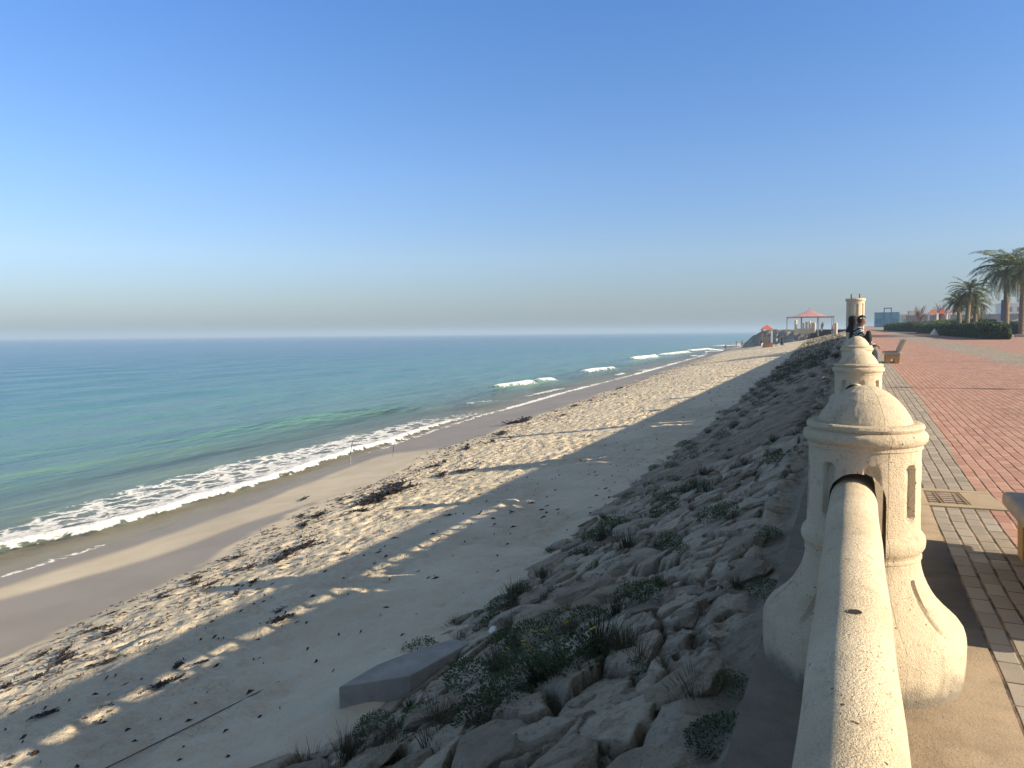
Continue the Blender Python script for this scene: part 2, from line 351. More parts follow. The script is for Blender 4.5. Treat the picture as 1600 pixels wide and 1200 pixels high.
def mat_leaf(name, a, b, trans=.25):
    t = NT(name); p = t.pos(True); oi = t.n('ShaderNodeObjectInfo').outputs['Random']
    f = t.math('ADD', t.math('MULTIPLY', t.noise(p, 6, 3), .75), t.math('MULTIPLY', oi, .3))
    c = t.mix(t.mrange(f, .3, .75), a, b)
    t.set(c, .6, None, .25)
    tl = t.n('ShaderNodeBsdfTranslucent'); t.l(c, tl.inputs[0]); m = t.n('ShaderNodeMixShader'); m.inputs[0].default_value = trans
    t.l(t.b.outputs[0], m.inputs[1]); t.l(tl.outputs[0], m.inputs[2]); t.l(m.outputs[0], t.out.inputs['Surface'])
    return t.m
STONE = mat_stone(); POST = mat_stone('cast_stone_post', True); SAND = mat_sand(); SLOPE = mat_slope(); ROCK = mat_rock(); PAVE = mat_paving(); SEA = mat_sea()
KERB = mat_concrete('kerb_concrete', (.17, .135, .095), (.265, .21, .15), 5); GREYC = mat_concrete('grey_concrete', (.27, .262, .24), (.41, .395, .36), 4)
DRAINC = mat_concrete('drain_concrete', (.34, .275, .195), (.42, .345, .25)); IRON = simple('rusty_iron', (.22, .155, .105), .7, .4, 20, .003)
EARTH = simple('pale_earth', (.40, .33, .24), .95, .2, .3, .02, .1, False)
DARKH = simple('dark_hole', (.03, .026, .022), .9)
SEATTOP = mat_concrete('bench_slab', (.29, .275, .25), (.36, .34, .31), 5); BENCHC = mat_concrete('bench_concrete', (.36, .25, .12), (.45, .33, .18), 4)
LEAFG = mat_leaf('leaf_green', (.035, .062, .022), (.075, .12, .04)); GRASSD = mat_leaf('grass_dark', (.035, .042, .022), (.085, .085, .045)); TWIG = simple('dry_twig', (.12, .092, .062), .9, .35, 12)
YEL = simple('yellow_petal', (.75, .55, .03), .6, .1); WEED = simple('seaweed_brown', (.013, .0095, .008), .55, .45, 14, .004, .4)
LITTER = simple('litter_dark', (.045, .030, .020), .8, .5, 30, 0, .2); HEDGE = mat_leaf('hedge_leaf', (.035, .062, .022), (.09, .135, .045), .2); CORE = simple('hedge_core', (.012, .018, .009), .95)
FROND = mat_leaf('palm_leaf', (.085, .11, .05), (.18, .20, .095), .25); DRYFR = mat_leaf('palm_dry', (.16, .125, .07), (.24, .19, .11), .2); BARK = simple('palm_bark', (.19, .145, .10), .95, .35, 9, .03)
WHITE = simple('white_paint', (.72, .70, .66), .6, .08); CREAM = simple('cream_plaster', (.55, .47, .34), .85, .12, 4); BLUEG = simple('turquoise_sheet', (.13, .33, .40), .6, .12, .6); BLUEF = simple('blue_frame', (.07, .21, .30), .5, .1)
RED = simple('red_sheet', (.52, .12, .065), .6, .15, 3); REDBASE = simple('red_wood', (.36, .15, .085), .8, .2, 5); PINK = simple('canopy_fabric', (.50, .26, .25), .8, .12, 1.2); GREYM = simple('grey_metal', (.20, .20, .20), .5, .15)
FENCEG = simple('grey_panel', (.27, .265, .265), .8, .15, .5); ORANGE = simple('orange_plastic', (.60, .20, .07), .5, .1, 2); SIGNB = simple('blue_sign', (.04, .08, .24), .5, .1); REDTREE = simple('bare_branch', (.20, .115, .10), .9, .2)
SKIN = simple('skin', (.30, .165, .105), .55, .08); SKIN2 = simple('skin_dark', (.17, .092, .06), .55, .08); HAIR = simple('black_hair', (.012, .011, .010), .55, .2); BLACK = simple('black_cloth', (.014, .014, .017), .85, .3); GREYCL = simple('grey_cloth', (.13, .135, .15), .9, .15)
WHITECL = simple('white_cloth', (.68, .67, .64), .9, .08); BLUECL = simple('blue_cloth', (.05, .075, .15), .9, .2); PINKCL = simple('pink_cloth', (.42, .16, .16), .9, .2); ROPE = simple('rope', (.12, .10, .08), .9)
def mat_stripe():
    t = NT('striped_cloth'); p = t.pos(True); w = t.n('ShaderNodeTexWave'); w.bands_direction = 'Z'; t.l(t.mapped(p, (1, 1, 1), (R(12), R(20), 0)), w.inputs[0])
    w.inputs['Scale'].default_value = 2.6; w.inputs['Distortion'].default_value = 1.2; w.inputs['Detail'].default_value = 1
    return t.set(t.ramp(w.outputs['Fac'], [(.40, (.03, .03, .035)), (.48, (.55, .55, .53)), (.80, (.55, .55, .53)), (.86, (.12, .13, .13))]), .9, None, .1)
STRIPE = mat_stripe()

# ------------------------------------------------------------------ terrain functions
GR = .0102                                   # the promenade climbs gently away from us
def pz(y): return GR * np.clip(y, -60, 320)
def itp(y, t): return np.interp(y, [a for a, b in t], [b for a, b in t])
SEAZ = -3.3
def Xt(y): return itp(y, [(-10, -4.25), (7, -4.2), (12, -4.24), (24, -4.4), (50, -4.95), (134, -7.6), (300, -12)])
def Xs(y): return itp(y, [(-10, -7.8), (20, -7.8), (49, -8.8), (185, -10.9), (300, -15)])
def Xd(y): return itp(y, [(-10, -10.0), (6, -10.6), (8, -11.15), (10, -11.4), (13.3, -12.5), (20, -13.4), (24, -14.6), (29, -14.8), (45, -16.1), (86, -19.5), (145, -23.5), (198, -28), (300, -34)])
def Xw(y): return itp(y, [(-10, -16.3), (9, -16.1), (13, -16.2), (18, -16.9), (26, -18.3), (33, -19.6), (40, -20.3), (60, -21.9), (86, -23.2), (140, -27), (198, -31), (300, -38)])
def beach_z(x, y):
    xt, xs, xd, xw = Xt(y), Xs(y), Xd(y), Xw(y); p = pz(y)
    zt, zs = -1.9 + p, -2.2 + p; zd = -2.78 + .12 * p
    def seg(x, xa, za, xb, zb): return za + (zb - za) * (x - xa) / (xb - xa)
    z = np.where(x > xt, zt + (x - xt) * .06, 0)
    z = np.where((x <= xt) & (x > xs), seg(x, xt, zt, xs, zs), z)
    z = np.where((x <= xs) & (x > xd), seg(x, xs, zs, xd, zd), z)
    z = np.where((x <= xd) & (x > xw), seg(x, xd, zd, xw, SEAZ), z)
    z = np.where(x <= xw, SEAZ + np.maximum((x - xw) * .075, -2.6), z)
    return z
def emb_plane(x, y):
    t = (-.42 - x) / (-.42 - Xt(y)); return pz(y) - .05 - 1.85 * t + .02 * np.sin(np.pi * np.clip(t, 0, 1))
def rows(y0, y1, base, k, near=3.0):
    ys = [y0]
    while ys[-1] < y1: ys.append(ys[-1] + (base * 2.2 if ys[-1] < near else max(base, k * ys[-1])))
    return np.array(ys)

# ------------------------------------------------------------------ beach
def build_beach():
    ys = rows(-5, 330, .05, .0055)
    offs = [1.6]
    while offs[-1] > -9: offs.append(offs[-1] - .06)
    while offs[-1] > -60: offs.append(offs[-1] - max(.06, .03 * (-8 - offs[-1])))
    offs = np.array(offs)
    Y, O = np.meshgrid(ys, offs, indexing='ij'); X = Xt(Y) + O
    Z = beach_z(X, Y)
    # where the sand is soft and trodden (dry) and where it is smooth and wet
    edge = Xd(Y) + .9 * fbm(X * .35, Y * .35, 5, 3) + .12 * fbm(X * 2, Y * 2, 8, 2)
    d_w = X - Xw(Y)
    wet = sstep(.15, -.15, X - edge)                                   # grey damp sand below the strandline
    xu = itp(Y, [(0, -15.2), (6, -14.9), (8, -14.6), (11, -14.0), (16, -13.5), (19, -12.9), (21, -12.0), (23, -11.5)]) + .45 + .5 * fbm(X * .25, Y * .3, 14, 3)
    band = sstep(0, .5, d_w - (.75 + .5 * fbm(X * .3, Y * .22, 11, 3))) * sstep(.25, -.25, X - xu) * sstep(26, 24, Y)
    wet = wet * (1 - .93 * band)                                       # the bare bar between two damp tongues
    wet = np.maximum(wet, sstep(1.0, .4, d_w))
    foot = sstep(-.3, 1.8, X - edge + .6 * fbm(X * .8, Y * .8, 21, 2)) * (1 - .1 * sstep(-1.0, .3, O))
    rough = .035 * fbm(X * 1.6, Y * 1.6, 2, 4) + .022 * fbm(X * 5, Y * 5, 3, 3)
    f1, f2, _, _, _ = worley(X * 2.6 + .3 * fbm(X, Y, 44, 2), Y * 2.6, 31)
    dent = -.035 * (1 - sstep(.12, .42, f1)) + .012 * sstep(.25, .5, f1)
    foot = foot * (.65 + .6 * sstep(-.25, .3, fbm(X * .55, Y * .4, 23, 3)))
    Z = Z + foot * (rough * 1.1 + .85 * dent) + .05 * fbm(X * .22, Y * .22, 9, 2) * sstep(0, 2, d_w) + .10 * sstep(-.9, .6, O) * (.5 + fbm(X * .9, Y * .9, 6, 3)) + .16 * np.exp(-((X + 4.15) / .5) ** 2 - ((Y - 5.6) / .9) ** 2)
    me = npmesh('beach', np.stack([X, Y, Z], -1).reshape(-1, 3), gridfaces(*X.shape)[:, ::-1], True)
    attr(me, 'wet', wet); attr(me, 'foot', foot)
    return tag(link('beach', me, SAND), kind='structure')
build_beach()

# ------------------------------------------------------------------ sea
CAPS = [((-28.4, 58), (-27.3, 64), .9), ((-27.6, 65.5), (-27.6, 69.5), 1.0), ((-29.4, 84.5), (-28.8, 95), 1.0), ((-34.1, 124), (-34.1, 140), 1.3), ((-35.2, 147), (-35, 174), 1.2), ((-37, 186), (-34.5, 218), 1.2), ((-24.4, 45.5), (-23.8, 48.5), .35), ((-30, 226), (-33, 246), .8), ((-40, 250), (-37, 290), 1.0)]
def build_sea():
    th = np.concatenate([np.arange(-30, 18, 1.2), np.arange(18, 64, .2), np.arange(64, 74, .6), np.arange(74, 150, 2.5)])  # degrees left of +Y, minus offset below
    th = R(1) * (th - 8)
    rr = [9.0]
    while rr[-1] < 9000: rr.append(rr[-1] * 1.0085)
    rr = np.array(rr)
    T, RR = np.meshgrid(th, rr, indexing='ij')
    X = -RR * np.sin(T); Y = RR * np.cos(T)
    xw = Xw(Y)
    offs = xw - X
    att = sstep(400, 60, RR)
    Z = SEAZ + att * (.07 * np.sin((X * 1.0 + Y * .12 + 2.2 * fbm(X * .07, Y * .07, 40, 2)) * 1.15) + .10 * np.sin((X - Y * .08) * .52 + 2 * fbm(X * .04, Y * .03, 41, 2))) * sstep(1, 9, offs) + att * .03 * fbm(X * .6, Y * .35, 42, 3) * sstep(0, 6, offs)
    foam = np.zeros_like(X); ridge = np.zeros_like(X)
    # near breaker
    xf = itp(Y, [(0, -18.3), (10.4, -18.0), (13.6, -17.8), (16, -18.05), (18.5, -18.05), (22, -18.6), (26, -19.3), (31, -20.0), (36, -20.8), (46, -22)]) + .28 * fbm(X * .1, Y * .55, 50, 3) + .07 * fbm(X * .3, Y * 2.6, 51, 2)
    xe = itp(Y, [(0, -19.2), (11.6, -20.2), (16, -21.3), (22, -22.0), (30, -22.9), (36, -22.8), (42, -22.4)]) + .6 * fbm(Y * .35, X * .1, 52, 3)
    s = xf - X; str_ = sstep(46, 27, Y)
    core = np.where(s < 0, sstep(-.18, 0.0, s), 1 - sstep(.20, .75, s))
    wid = np.maximum(xf - xe, .3)
    trail = sstep(-.1, .1, s) * (1 - sstep(.55, 1.05, s / wid)) * (.52 - .10 * sstep(0, 1, s / wid))
    edge2 = .30 * np.exp(-((s - wid * .86) / .45) ** 2) * sstep(8, 14, Y)
    foam = np.maximum(foam, np.maximum(core * (.35 + .65 * str_), (trail + edge2) * (.45 + .55 * str_)) * sstep(50, 36, Y))
    hgt = .21 * np.exp(-np.clip(s, -9, 40) / .75) * sstep(-.22, .10, s) * sstep(40, 24, Y)
    Z = Z + hgt + foam * .05 * fbm(X * 5, Y * 5, 53, 3) * str_
    # thin swash line
    xl = xw + .45 * fbm(X * .02, Y * .22, 60, 3)
    sw = np.exp(-((X - xl + .25) / (.10 + .0035 * RR)) ** 2) * sstep(22, 32, Y) * (.55 + .45 * sstep(-.2, .2, fbm(X * .05, Y * .12, 61, 2)))
    foam = np.maximum(foam, sw * .95)
    sw2 = np.exp(-((X - xl + 2.2 + 1.2 * fbm(X * .05, Y * .1, 63, 2)) / (.14 + .003 * RR)) ** 2) * sstep(48, 58, Y) * sstep(-.05, .12, fbm(X * .02, Y * .07, 62, 2))
    foam = np.maximum(foam, sw2 * .8)
    sw3 = np.exp(-((X - itp(Y, [(6, -15.9), (9.5, -16.1), (11.5, -16.35)]) ) / .14) ** 2) * sstep(12.5, 11, Y)
    foam = np.maximum(foam, sw3 * .6)
    # smooth green swell about to rise
    xr = itp(Y, [(10, -31), (22.8, -29.8), (29.5, -29.5), (38.8, -28.8), (42, -26.6), (60, -25)])
    a = sstep(17, 30, Y) * sstep(47, 40, Y); g = np.exp(-((X - xr) / .8) ** 2)
    Z += .30 * g * a; ridge = np.maximum(ridge, np.exp(-((X - xr - .5) / .75) ** 2) * a)
    for (x0, y0), (x1, y1), k in CAPS:
        u = (Y - y0) / (y1 - y0); xc = x0 + (x1 - x0) * np.clip(u, -.6, 1.4) + .35 * fbm(X * .05, Y * .4, 70, 2)
        along = sstep(-.06, .04, u) * sstep(1.08, .92, u); wdt = .50 + .004 * RR
        s = xc - X; prof = np.where(s < 0, np.exp(-(s / (.6 * wdt)) ** 2), np.exp(-(s / (1.5 * wdt)) ** 2))
        foam = np.maximum(foam, prof * along * min(1, k) * (1.0 + .25 * fbm(X * .8, Y * .5, 71, 2)))
        wide = sstep(-1.0, .1, u) * sstep(2.0, 1.0, u)
        Z += (.30 * k * prof * along + .25 * k * np.exp(-(s / 1.1) ** 2) * wide)
        ridge = np.maximum(ridge, np.exp(-((s + .2) / 1.0) ** 2) * wide * .9)
    foam = np.maximum(foam, .38 * sstep(3.2, 1.2, offs) * sstep(30, 45, Y) * sstep(-.05, .35, fbm(X * .3, Y * .1, 75, 2)))
    depth = np.maximum(Z - beach_z(X, Y), 0.0)
    me = npmesh('sea', np.stack([X, Y, Z], -1).reshape(-1, 3), gridfaces(*X.shape), True)
    attr(me, 'offs', offs); attr(me, 'foam', np.clip(foam, 0, 1)); attr(me, 'depth', depth); attr(me, 'ridge', np.clip(ridge, 0, 1))
    # leave out the part that would run under the land
    bm = bmesh.new(); bm.from_mesh(me)
    bmesh.ops.delete(bm, geom=[v for v in bm.verts if (v.co.x > Xw(v.co.y) + 1.2 and v.co.y < 420)], context='VERTS'); bm.to_mesh(me); bm.free()
    if me.polygons[len(me.polygons) // 2].normal.z < 0: me.flip_normals()
    return tag(link('sea', me, SEA), kind='structure')
build_sea()

# ------------------------------------------------------------------ embankment
def emb_relief(X, Y):
    t = (-.42 - X) / (-.42 - Xt(Y))
    dirt = sstep(.02, .30, fbm(X * .75 + 3, Y * .6, 90, 3) + .45 * sstep(.36, .05, t) - .46)          # soil and grout lying over the stones
    low = sstep(.015, .10, t) * (1 - .82 * dirt)
    wx = X + .20 * fbm(X * 1.5, Y * 1.5, 91, 3); wy = Y + .20 * fbm(X * 1.5, Y * 1.5, 92, 3)
    f1, f2, idv, ox, oy = worley(wx * 2.5, wy * 1.85, 93); e = f2 - f1
    g1, g2, gid, gx, gy = worley(wx * 5.0, wy * 4.2, 97); eg = g2 - g1
    small = sstep(.55, .75, idv)                                                                   # some cells hold several small stones
    top1 = sstep(.015, .085, e) * (.085 + .10 * idv) + ((((idv * 13.7) % 1) - .5) * .16 * ox + (((idv * 7.3) % 1) - .5) * .16 * oy) * sstep(.02, .1, e)
    top2 = sstep(.015, .10, eg) * (.05 + .07 * gid) + ((((gid * 13.7) % 1) - .5) * .10 * gx + (((gid * 7.3) % 1) - .5) * .10 * gy)
    h = low * (top1 * (1 - small) + top2 * small * sstep(.01, .06, e)) + .045 * fbm(X * 2.2, Y * 2.2, 94, 6, .62) + .020 * fbm(X * 11, Y * 11, 95, 3) + .05 * dirt
    h = h * (1 - .7 * np.exp(-((X + 3.75) / .55) ** 2 - ((Y - 5.7) / .95) ** 2))
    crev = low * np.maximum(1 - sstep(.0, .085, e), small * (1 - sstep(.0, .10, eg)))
    return h, crev, low * ((idv * 5.1 + small * gid * 3.3) % 1)
def build_embankment():
    ys = rows(-5, 175, .03, .0052); ts = np.linspace(0, 1.22, 180)
    Y, T = np.meshgrid(ys, ts, indexing='ij'); X = -.42 + (Xt(Y) + .42) * T
    h, crev, cell = emb_relief(X, Y)
    fade = sstep(0, .03, T)
    Z = emb_plane(X, Y) + (h - .06) * fade - .02 - .35 * sstep(1.0, 1.22, T)
    me = npmesh('embankment', np.stack([X, Y, Z], -1).reshape(-1, 3), gridfaces(*X.shape)[:, ::-1], True)
    attr(me, 'crev', crev); attr(me, 'cell', cell)
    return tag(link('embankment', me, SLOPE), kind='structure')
build_embankment()
def surf(x, y):
    """height of whatever lies under (x, y) west of the kerb"""
    x = np.asarray(float(x)); y = np.asarray(float(y))
    t = (-.42 - x) / (-.42 - Xt(y))
    b = float(beach_z(x, y))
    if t > 1.22: return b
    h, _, _ = emb_relief(np.array([x]), np.array([y]))
    return max(b, float(emb_plane(x, y)) + float(h[0]) - .08 - .35 * float(sstep(1.0, 1.22, t)))

# ------------------------------------------------------------------ rocks set in the slope
def rock_mesh(seed):
    rg = random.Random(seed); bm = bmesh.new(); bmesh.ops.create_icosphere(bm, subdivisions=5, radius=1)
    pl = []
    for _ in range(15):
        n = Vector((rg.gauss(0, 1), rg.gauss(0, 1), rg.gauss(0, .8))).normalized(); pl.append((n, rg.uniform(.62, .95)))
    pl.append((Vector((rg.uniform(-.15, .15), rg.uniform(-.15, .15), 1)).normalized(), .55)); pl.append((Vector((0, 0, -1)), .6))
    co = np.array([v.co for v in bm.verts]); r = np.full(len(co), 1.15)
    for n, d in pl:
        c = co @ np.array(n); r = np.minimum(r, np.where(c > .05, d / np.maximum(c, .05), 9))
    r = r * (1 + .09 * fbm(co[:, 0] * 2 + seed, co[:, 1] * 2 + co[:, 2] * 2.3, seed, 4) + .04 * fbm(co[:, 0] * 9 + co[:, 2] * 5, co[:, 1] * 9 - co[:, 2] * 6 + seed, seed + 5, 3))
    for v, k in zip(bm.verts, r): v.co = v.co * float(k)
    for _ in range(1): bmesh.ops.smooth_vert(bm, verts=bm.verts, factor=.25, use_axis_x=True, use_axis_y=True, use_axis_z=True)
    for f in bm.faces: f.smooth = True
    me = bpy.data.meshes.new('rock'); bm.to_mesh(me); bm.free(); me.materials.append(ROCK); return me
ROCKS = [rock_mesh(100 + i) for i in range(9)]
ROCKPOS = []
def build_rocks():
    rg = random.Random(5); pts = []
    tries = 0
    while tries < 40000 and len(pts) < 300:
        tries += 1
        y = 2.6 + 26 * rg.random() ** 1.5; xt = float(Xt(y)); t = 1.04 - .98 * rg.random() ** 1.25
        if t < .05 + .08 * rg.random(): continue
        x = -.42 + (xt + .42) * t; s = rg.choice((.11, .13, .15, .18, .21, .25, .29)) * (1.0 if t > .35 else .85)
        if any((x - a) ** 2 + ((y - b) * .8) ** 2 < (.78 * (s + c)) ** 2 for a, b, c in pts): continue
        if x < -3.05 and 4.5 < y < 7.0: continue
        pts.append((x, y, s))
    for i, (x, y, s) in enumerate(pts):
        o = bpy.data.objects.new('rock', rg.choice(ROCKS)); COL.objects.link(o)
        t = (-.42 - x) / (-.42 - float(Xt(y)))
        z = float(emb_plane(np.asarray(x), np.asarray(y)))
        up_ = s * (.0 if t < .4 else .10) + .035
        o.location = (x, y, z + up_ - .02)
        slope = math.atan2(1.85, 3.8)
        yaw = rg.uniform(0, 6.283)
        m = Matrix.Rotation(-slope + rg.uniform(-.12, .12), 3, 'Y') @ Matrix.Rotation(rg.uniform(-.14, .14), 3, 'X') @ Matrix.Rotation(yaw, 3, 'Z')
        o.rotation_euler = m.to_euler(); o.scale = (s * rg.uniform(.85, 1.25), s * rg.uniform(1.05, 1.6), s * rg.uniform(.36, .52))
        tag(o, 'pale limestone block bedded in the sloping revetment between promenade and sand', 'rock', 'limestone blocks bedded in the revetment slope')
        ROCKPOS.append((x, y, s))
    # everything further along reads as one rubble surface
    V = []; F = []; n = 0
    base = ROCKS[:4]; lib = []
    for k in range(4):
        bm = bmesh.new(); bmesh.ops.create_icosphere(bm, subdivisions=2, radius=1); rr = random.Random(k)
        for v in bm.verts: v.co *= rr.uniform(.8, 1.12)
        lib.append((np.array([v.co for v in bm.verts]), np.array([[q.index for q in f.verts] for f in bm.faces]))); bm.free()
    for i in range(3000):
        y = 14 + 135 * rg.random() ** 1.6; t = rg.uniform(.14, 1.05); x = -.42 + (float(Xt(y)) + .42) * t; s = rg.uniform(.10, .36)
        v, f = lib[i % 4]; a = rg.uniform(0, 6.28); q = v * np.array([s, s * 1.35, s * .42]); ca, sa = math.cos(a), math.sin(a)
        q = np.stack([q[:, 0] * ca - q[:, 1] * sa, q[:, 0] * sa + q[:, 1] * ca, q[:, 2]], 1)
        q[:, 2] += q[:, 0] * .48
        V.append(q + np.array([x, y, float(emb_plane(np.asarray(x), np.asarray(y))) - s * .02])); F.append(f + n); n += len(v)
    me = npmesh('rubble', np.concatenate(V), np.concatenate(F), False)
    tag(link('rubble', me, ROCK), 'far stretch of limestone rubble facing the shore below the promenade', 'rubble', kind='stuff')
build_rocks()

# ------------------------------------------------------------------ kerb, promenade, far ground
def strip(name, x0, x1, y0, y1, dz, mat, nx=2, ny=60, thick=0):
    ys = np.linspace(0, 1, ny) ** 1.6 * (y1 - y0) + y0; xs = np.linspace(x0, x1, nx)
    Y, X = np.meshgrid(ys, xs, indexing='ij'); Z = pz(Y) + dz
    V = np.stack([X, Y, Z], -1).reshape(-1, 3); F = gridfaces(*X.shape)
    if thick:
        nv = len(V); V2 = V.copy(); V2[:, 2] -= thick; i = np.arange(ny - 1); a = i * nx; b = a + nx
        side1 = np.stack([a, b, b + nv, a + nv], 1)
        a = i * nx + nx - 1; b = a + nx; side2 = np.stack([b, a, a + nv, b + nv], 1)
        V = np.concatenate([V, V2]); F = np.concatenate([F, side1, side2])
    return tag(link(name, npmesh(name, V, F), mat), kind='structure')
strip('concrete_kerb', -.42, .66, -14, 330, .012, KERB, thick=.6)
strip('promenade', .66, 17, -30, 330, 0, PAVE, nx=6)
def build_ground():
    xs = np.array([16.9, 30, 60, 150, 400, 1500, 6000.]); ys = np.array([-400, -60, 0, 60, 120, 200, 330, 600, 1500, 7000.])
    Y, X = np.meshgrid(ys, xs, indexing='ij'); Z = pz(Y) - .02
    a = npmesh('ground', np.stack([X, Y, Z], -1).reshape(-1, 3), gridfaces(*X.shape))
    tag(link('ground', a, EARTH), kind='structure')
    xs = np.array([-.42, 4, 10, 16.9]); ys = np.array([330, 500, 900.]); Y, X = np.meshgrid(ys, xs, indexing='ij')
    tag(link('path', npmesh('path', np.stack([X, Y, pz(Y) - .03], -1).reshape(-1, 3), gridfaces(*X.shape)), EARTH), kind='structure')
build_ground()

# ------------------------------------------------------------------ balustrade
BX, RX = .055, .012
PROF = [(.0, 1.384), (.05, 1.377), (.098, 1.352), (.14, 1.318), (.172, 1.28), (.194, 1.245), (.207, 1.216), (.2085, 1.208), (.214, 1.207), (.240, 1.211), (.256, 1.203), (.261, 1.191), (.257, 1.180), (.251, 1.175), (.259, 1.171), (.270, 1.162), (.276, 1.147), (.274, 1.130), (.265, 1.116), (.2555, 1.111), (.2545, 1.100), (.2545, 1.092), (.249, 1.088),
        (.248, 1.06), (.248, 1.0), (.249, .9), (.250, .8), (.251, .72), (.253, .695), (.262, .686), (.272, .672), (.277, .65), (.275, .628), (.266, .610), (.2565, .600), (.2555, .588), (.261, .583), (.261, .573), (.256, .568), (.257, .545), (.263, .51), (.273, .475), (.289, .437), (.311, .397), (.338, .360), (.370, .325), (.400, .298), (.424, .275), (.441, .250), (.450, .222), (.453, .19), (.452, .10), (.449, .03), (.445, -.01), (.43, -.04)]
def bollard_mesh(name, prof, niche=((.76, 1.03), .075, .028), flare=((.285, .50), .035, .018), nth=288):
    # resample the profile so that niches have enough vertices
    pr = [np.array(prof[0])]
    for a, b in zip(prof[:-1], prof[1:]):
        a = np.array(a); b = np.array(b); k = max(1, int(np.linalg.norm(b - a) / .010))
        for i in range(1, k + 1): pr.append(a + (b - a) * i / k)
    pr = np.array(pr)[1:]; n = len(pr); th = np.linspace(0, 2 * np.pi, nth, endpoint=False)
    Rr = np.repeat(pr[:, :1], nth, 1); Z = np.repeat(pr[:, 1:], nth, 1); T = np.repeat(th[None], n, 0)
    a0 = R(-82)
    dth = (T - a0 + np.pi / 8) % (np.pi / 4) - np.pi / 8
    def dig(zr, w, d):
        u = dth * Rr; z0, z1 = zr[0] + w / 2, zr[1] - w / 2
        q = np.hypot(u, np.maximum(np.maximum(z0 - Z, Z - z1), 0)); return d * (1 - sstep(w / 2 - .012, w / 2, q))
    Rr = Rr - dig(*niche) - (dig(*flare) if flare else 0)
    Rr = Rr + .0012 * fbm(T * 9, Z * 22, 5, 2)
    V = np.stack([Rr * np.cos(T), Rr * np.sin(T), Z], -1).reshape(-1, 3)
    i = np.arange((n - 1) * nth); r = i // nth; c = i % nth; c2 = (c + 1) % nth
    F = np.stack([r * nth + c, (r + 1) * nth + c, (r + 1) * nth + c2, r * nth + c2], 1)
    V = np.concatenate([V, [[0, 0, prof[0][1]], [0, 0, prof[-1][1]]]]); t = len(V) - 2; k = np.arange(nth); k2 = (k + 1) % nth
    tri = np.concatenate([np.stack([k, k2, np.full(nth, t)], 1), np.stack([(n - 1) * nth + k2, (n - 1) * nth + k, np.full(nth, t + 1)], 1)])
    return npmesh(name, V, [F, tri], True)
def arch(cx, hw, z0, zs, zt):
    """arched opening: straight sides up to zs, then a flattened curve to zt"""
    p = [(cx - hw, z0), (cx + hw, z0)]
    for k in range(0, 13):
        a = math.pi * k / 12; p.append((cx + hw * math.copysign(abs(math.cos(a)) ** .95, math.cos(a)), zs + (zt - zs) * math.sin(a) ** .9))
    return p
def make_bollard():
    me = bollard_mesh('body', PROF)
    tmp = link('tmp', me); cut = MB().prism(arch(RX - BX + .018, .122, .56, .845, .992), 'y', -.6, .6).build('cut', None)
    md = tmp.modifiers.new('b', 'BOOLEAN'); md.operation = 'DIFFERENCE'; md.object = cut; md.solver = 'EXACT'
    dg = bpy.context.evaluated_depsgraph_get(); out = bpy.data.meshes.new_from_object(tmp.evaluated_get(dg))
    bpy.data.objects.remove(tmp); bpy.data.objects.remove(cut)
    out.polygons.foreach_set('use_smooth', np.ones(len(out.polygons), bool)); out.set_sharp_from_angle(angle=R(40))
    out.name = 'body'
    return out
BOLL = make_bollard()
SP = 5.45; B0 = 3.95
blabels = {0: 'nearest stone bollard with domed cap and the rail running into its arched hole', 1: 'second domed stone bollard, just behind the nearest one', 2: 'third domed stone bollard, in front of the two seated people', 3: 'domed stone bollard hidden behind the third one, just short of the tall pillar'}
def boll_top():
    prof = [(r * 1.0, z) for r, z in PROF]
    return prof
for k in (-1, 0, 1, 2, 3):
    y = B0 + SP * k; z = float(pz(y)) + (.05 if k == 2 else 0)
    b = link('stone_bollard', BOLL, POST if k == -1 else None); b.location = (BX, y, z + .012); b.rotation_euler = (0, 0, 0)
    tag(b, blabels.get(k, 'stone bollard standing behind the photographer at the near end of the rail'), 'bollard', 'domed stone bollards of the balustrade')
    if k == 2:
        MB().lathe([(.50, -.08), (.50, .0), (.47, .0)], 40).build('plinth', STONE, b)
# rails and the balusters under them
def rail_mesh(L):
    hw = .102; prof = [(-hw, .765), (-hw, .86)]
    prof = [(-hw + .012, .70), (-hw, .712), (-hw, .855)]
    for k in range(1, 16):
        a = math.pi - math.pi * k / 16; prof.append((hw * math.cos(a), .855 + .110 * math.sin(a)))
    prof += [(hw, .855), (hw, .712), (hw - .012, .70)]
    n = len(prof); ny = int(L / .06); ys = np.linspace(0, L, ny)
    V = np.array([(x + .0016 * math.sin(9 * y + 20 * z), y, z + GR * y) for y in ys for x, z in prof]); F = []
    for i in range(ny - 1):
        for k in range(n):
            k2 = (k + 1) % n; F.append((i * n + k, i * n + k2, (i + 1) * n + k2, (i + 1) * n + k))
    me = npmesh('rail', V, np.array(F)[:, ::-1], True); me.set_sharp_from_angle(angle=R(50)); return me
BALU = MB().lathe([(.085, 0), (.085, .06), (.06, .075), (.055, .10), (.075, .17), (.082, .24), (.074, .32), (.052, .42), (.045, .52), (.06, .60), (.085, .625), (.085, .71)], 20).mesh('baluster', smooth=True)
RAILM = {}
rlab = ['near stone rail under the camera, round-topped and speckled, with a small lifting hole', 'stone rail between the first and second bollards', 'stone rail between the second and third bollards', 'stone rail on which the two people sit', 'stone rail running up to the tall pillar']
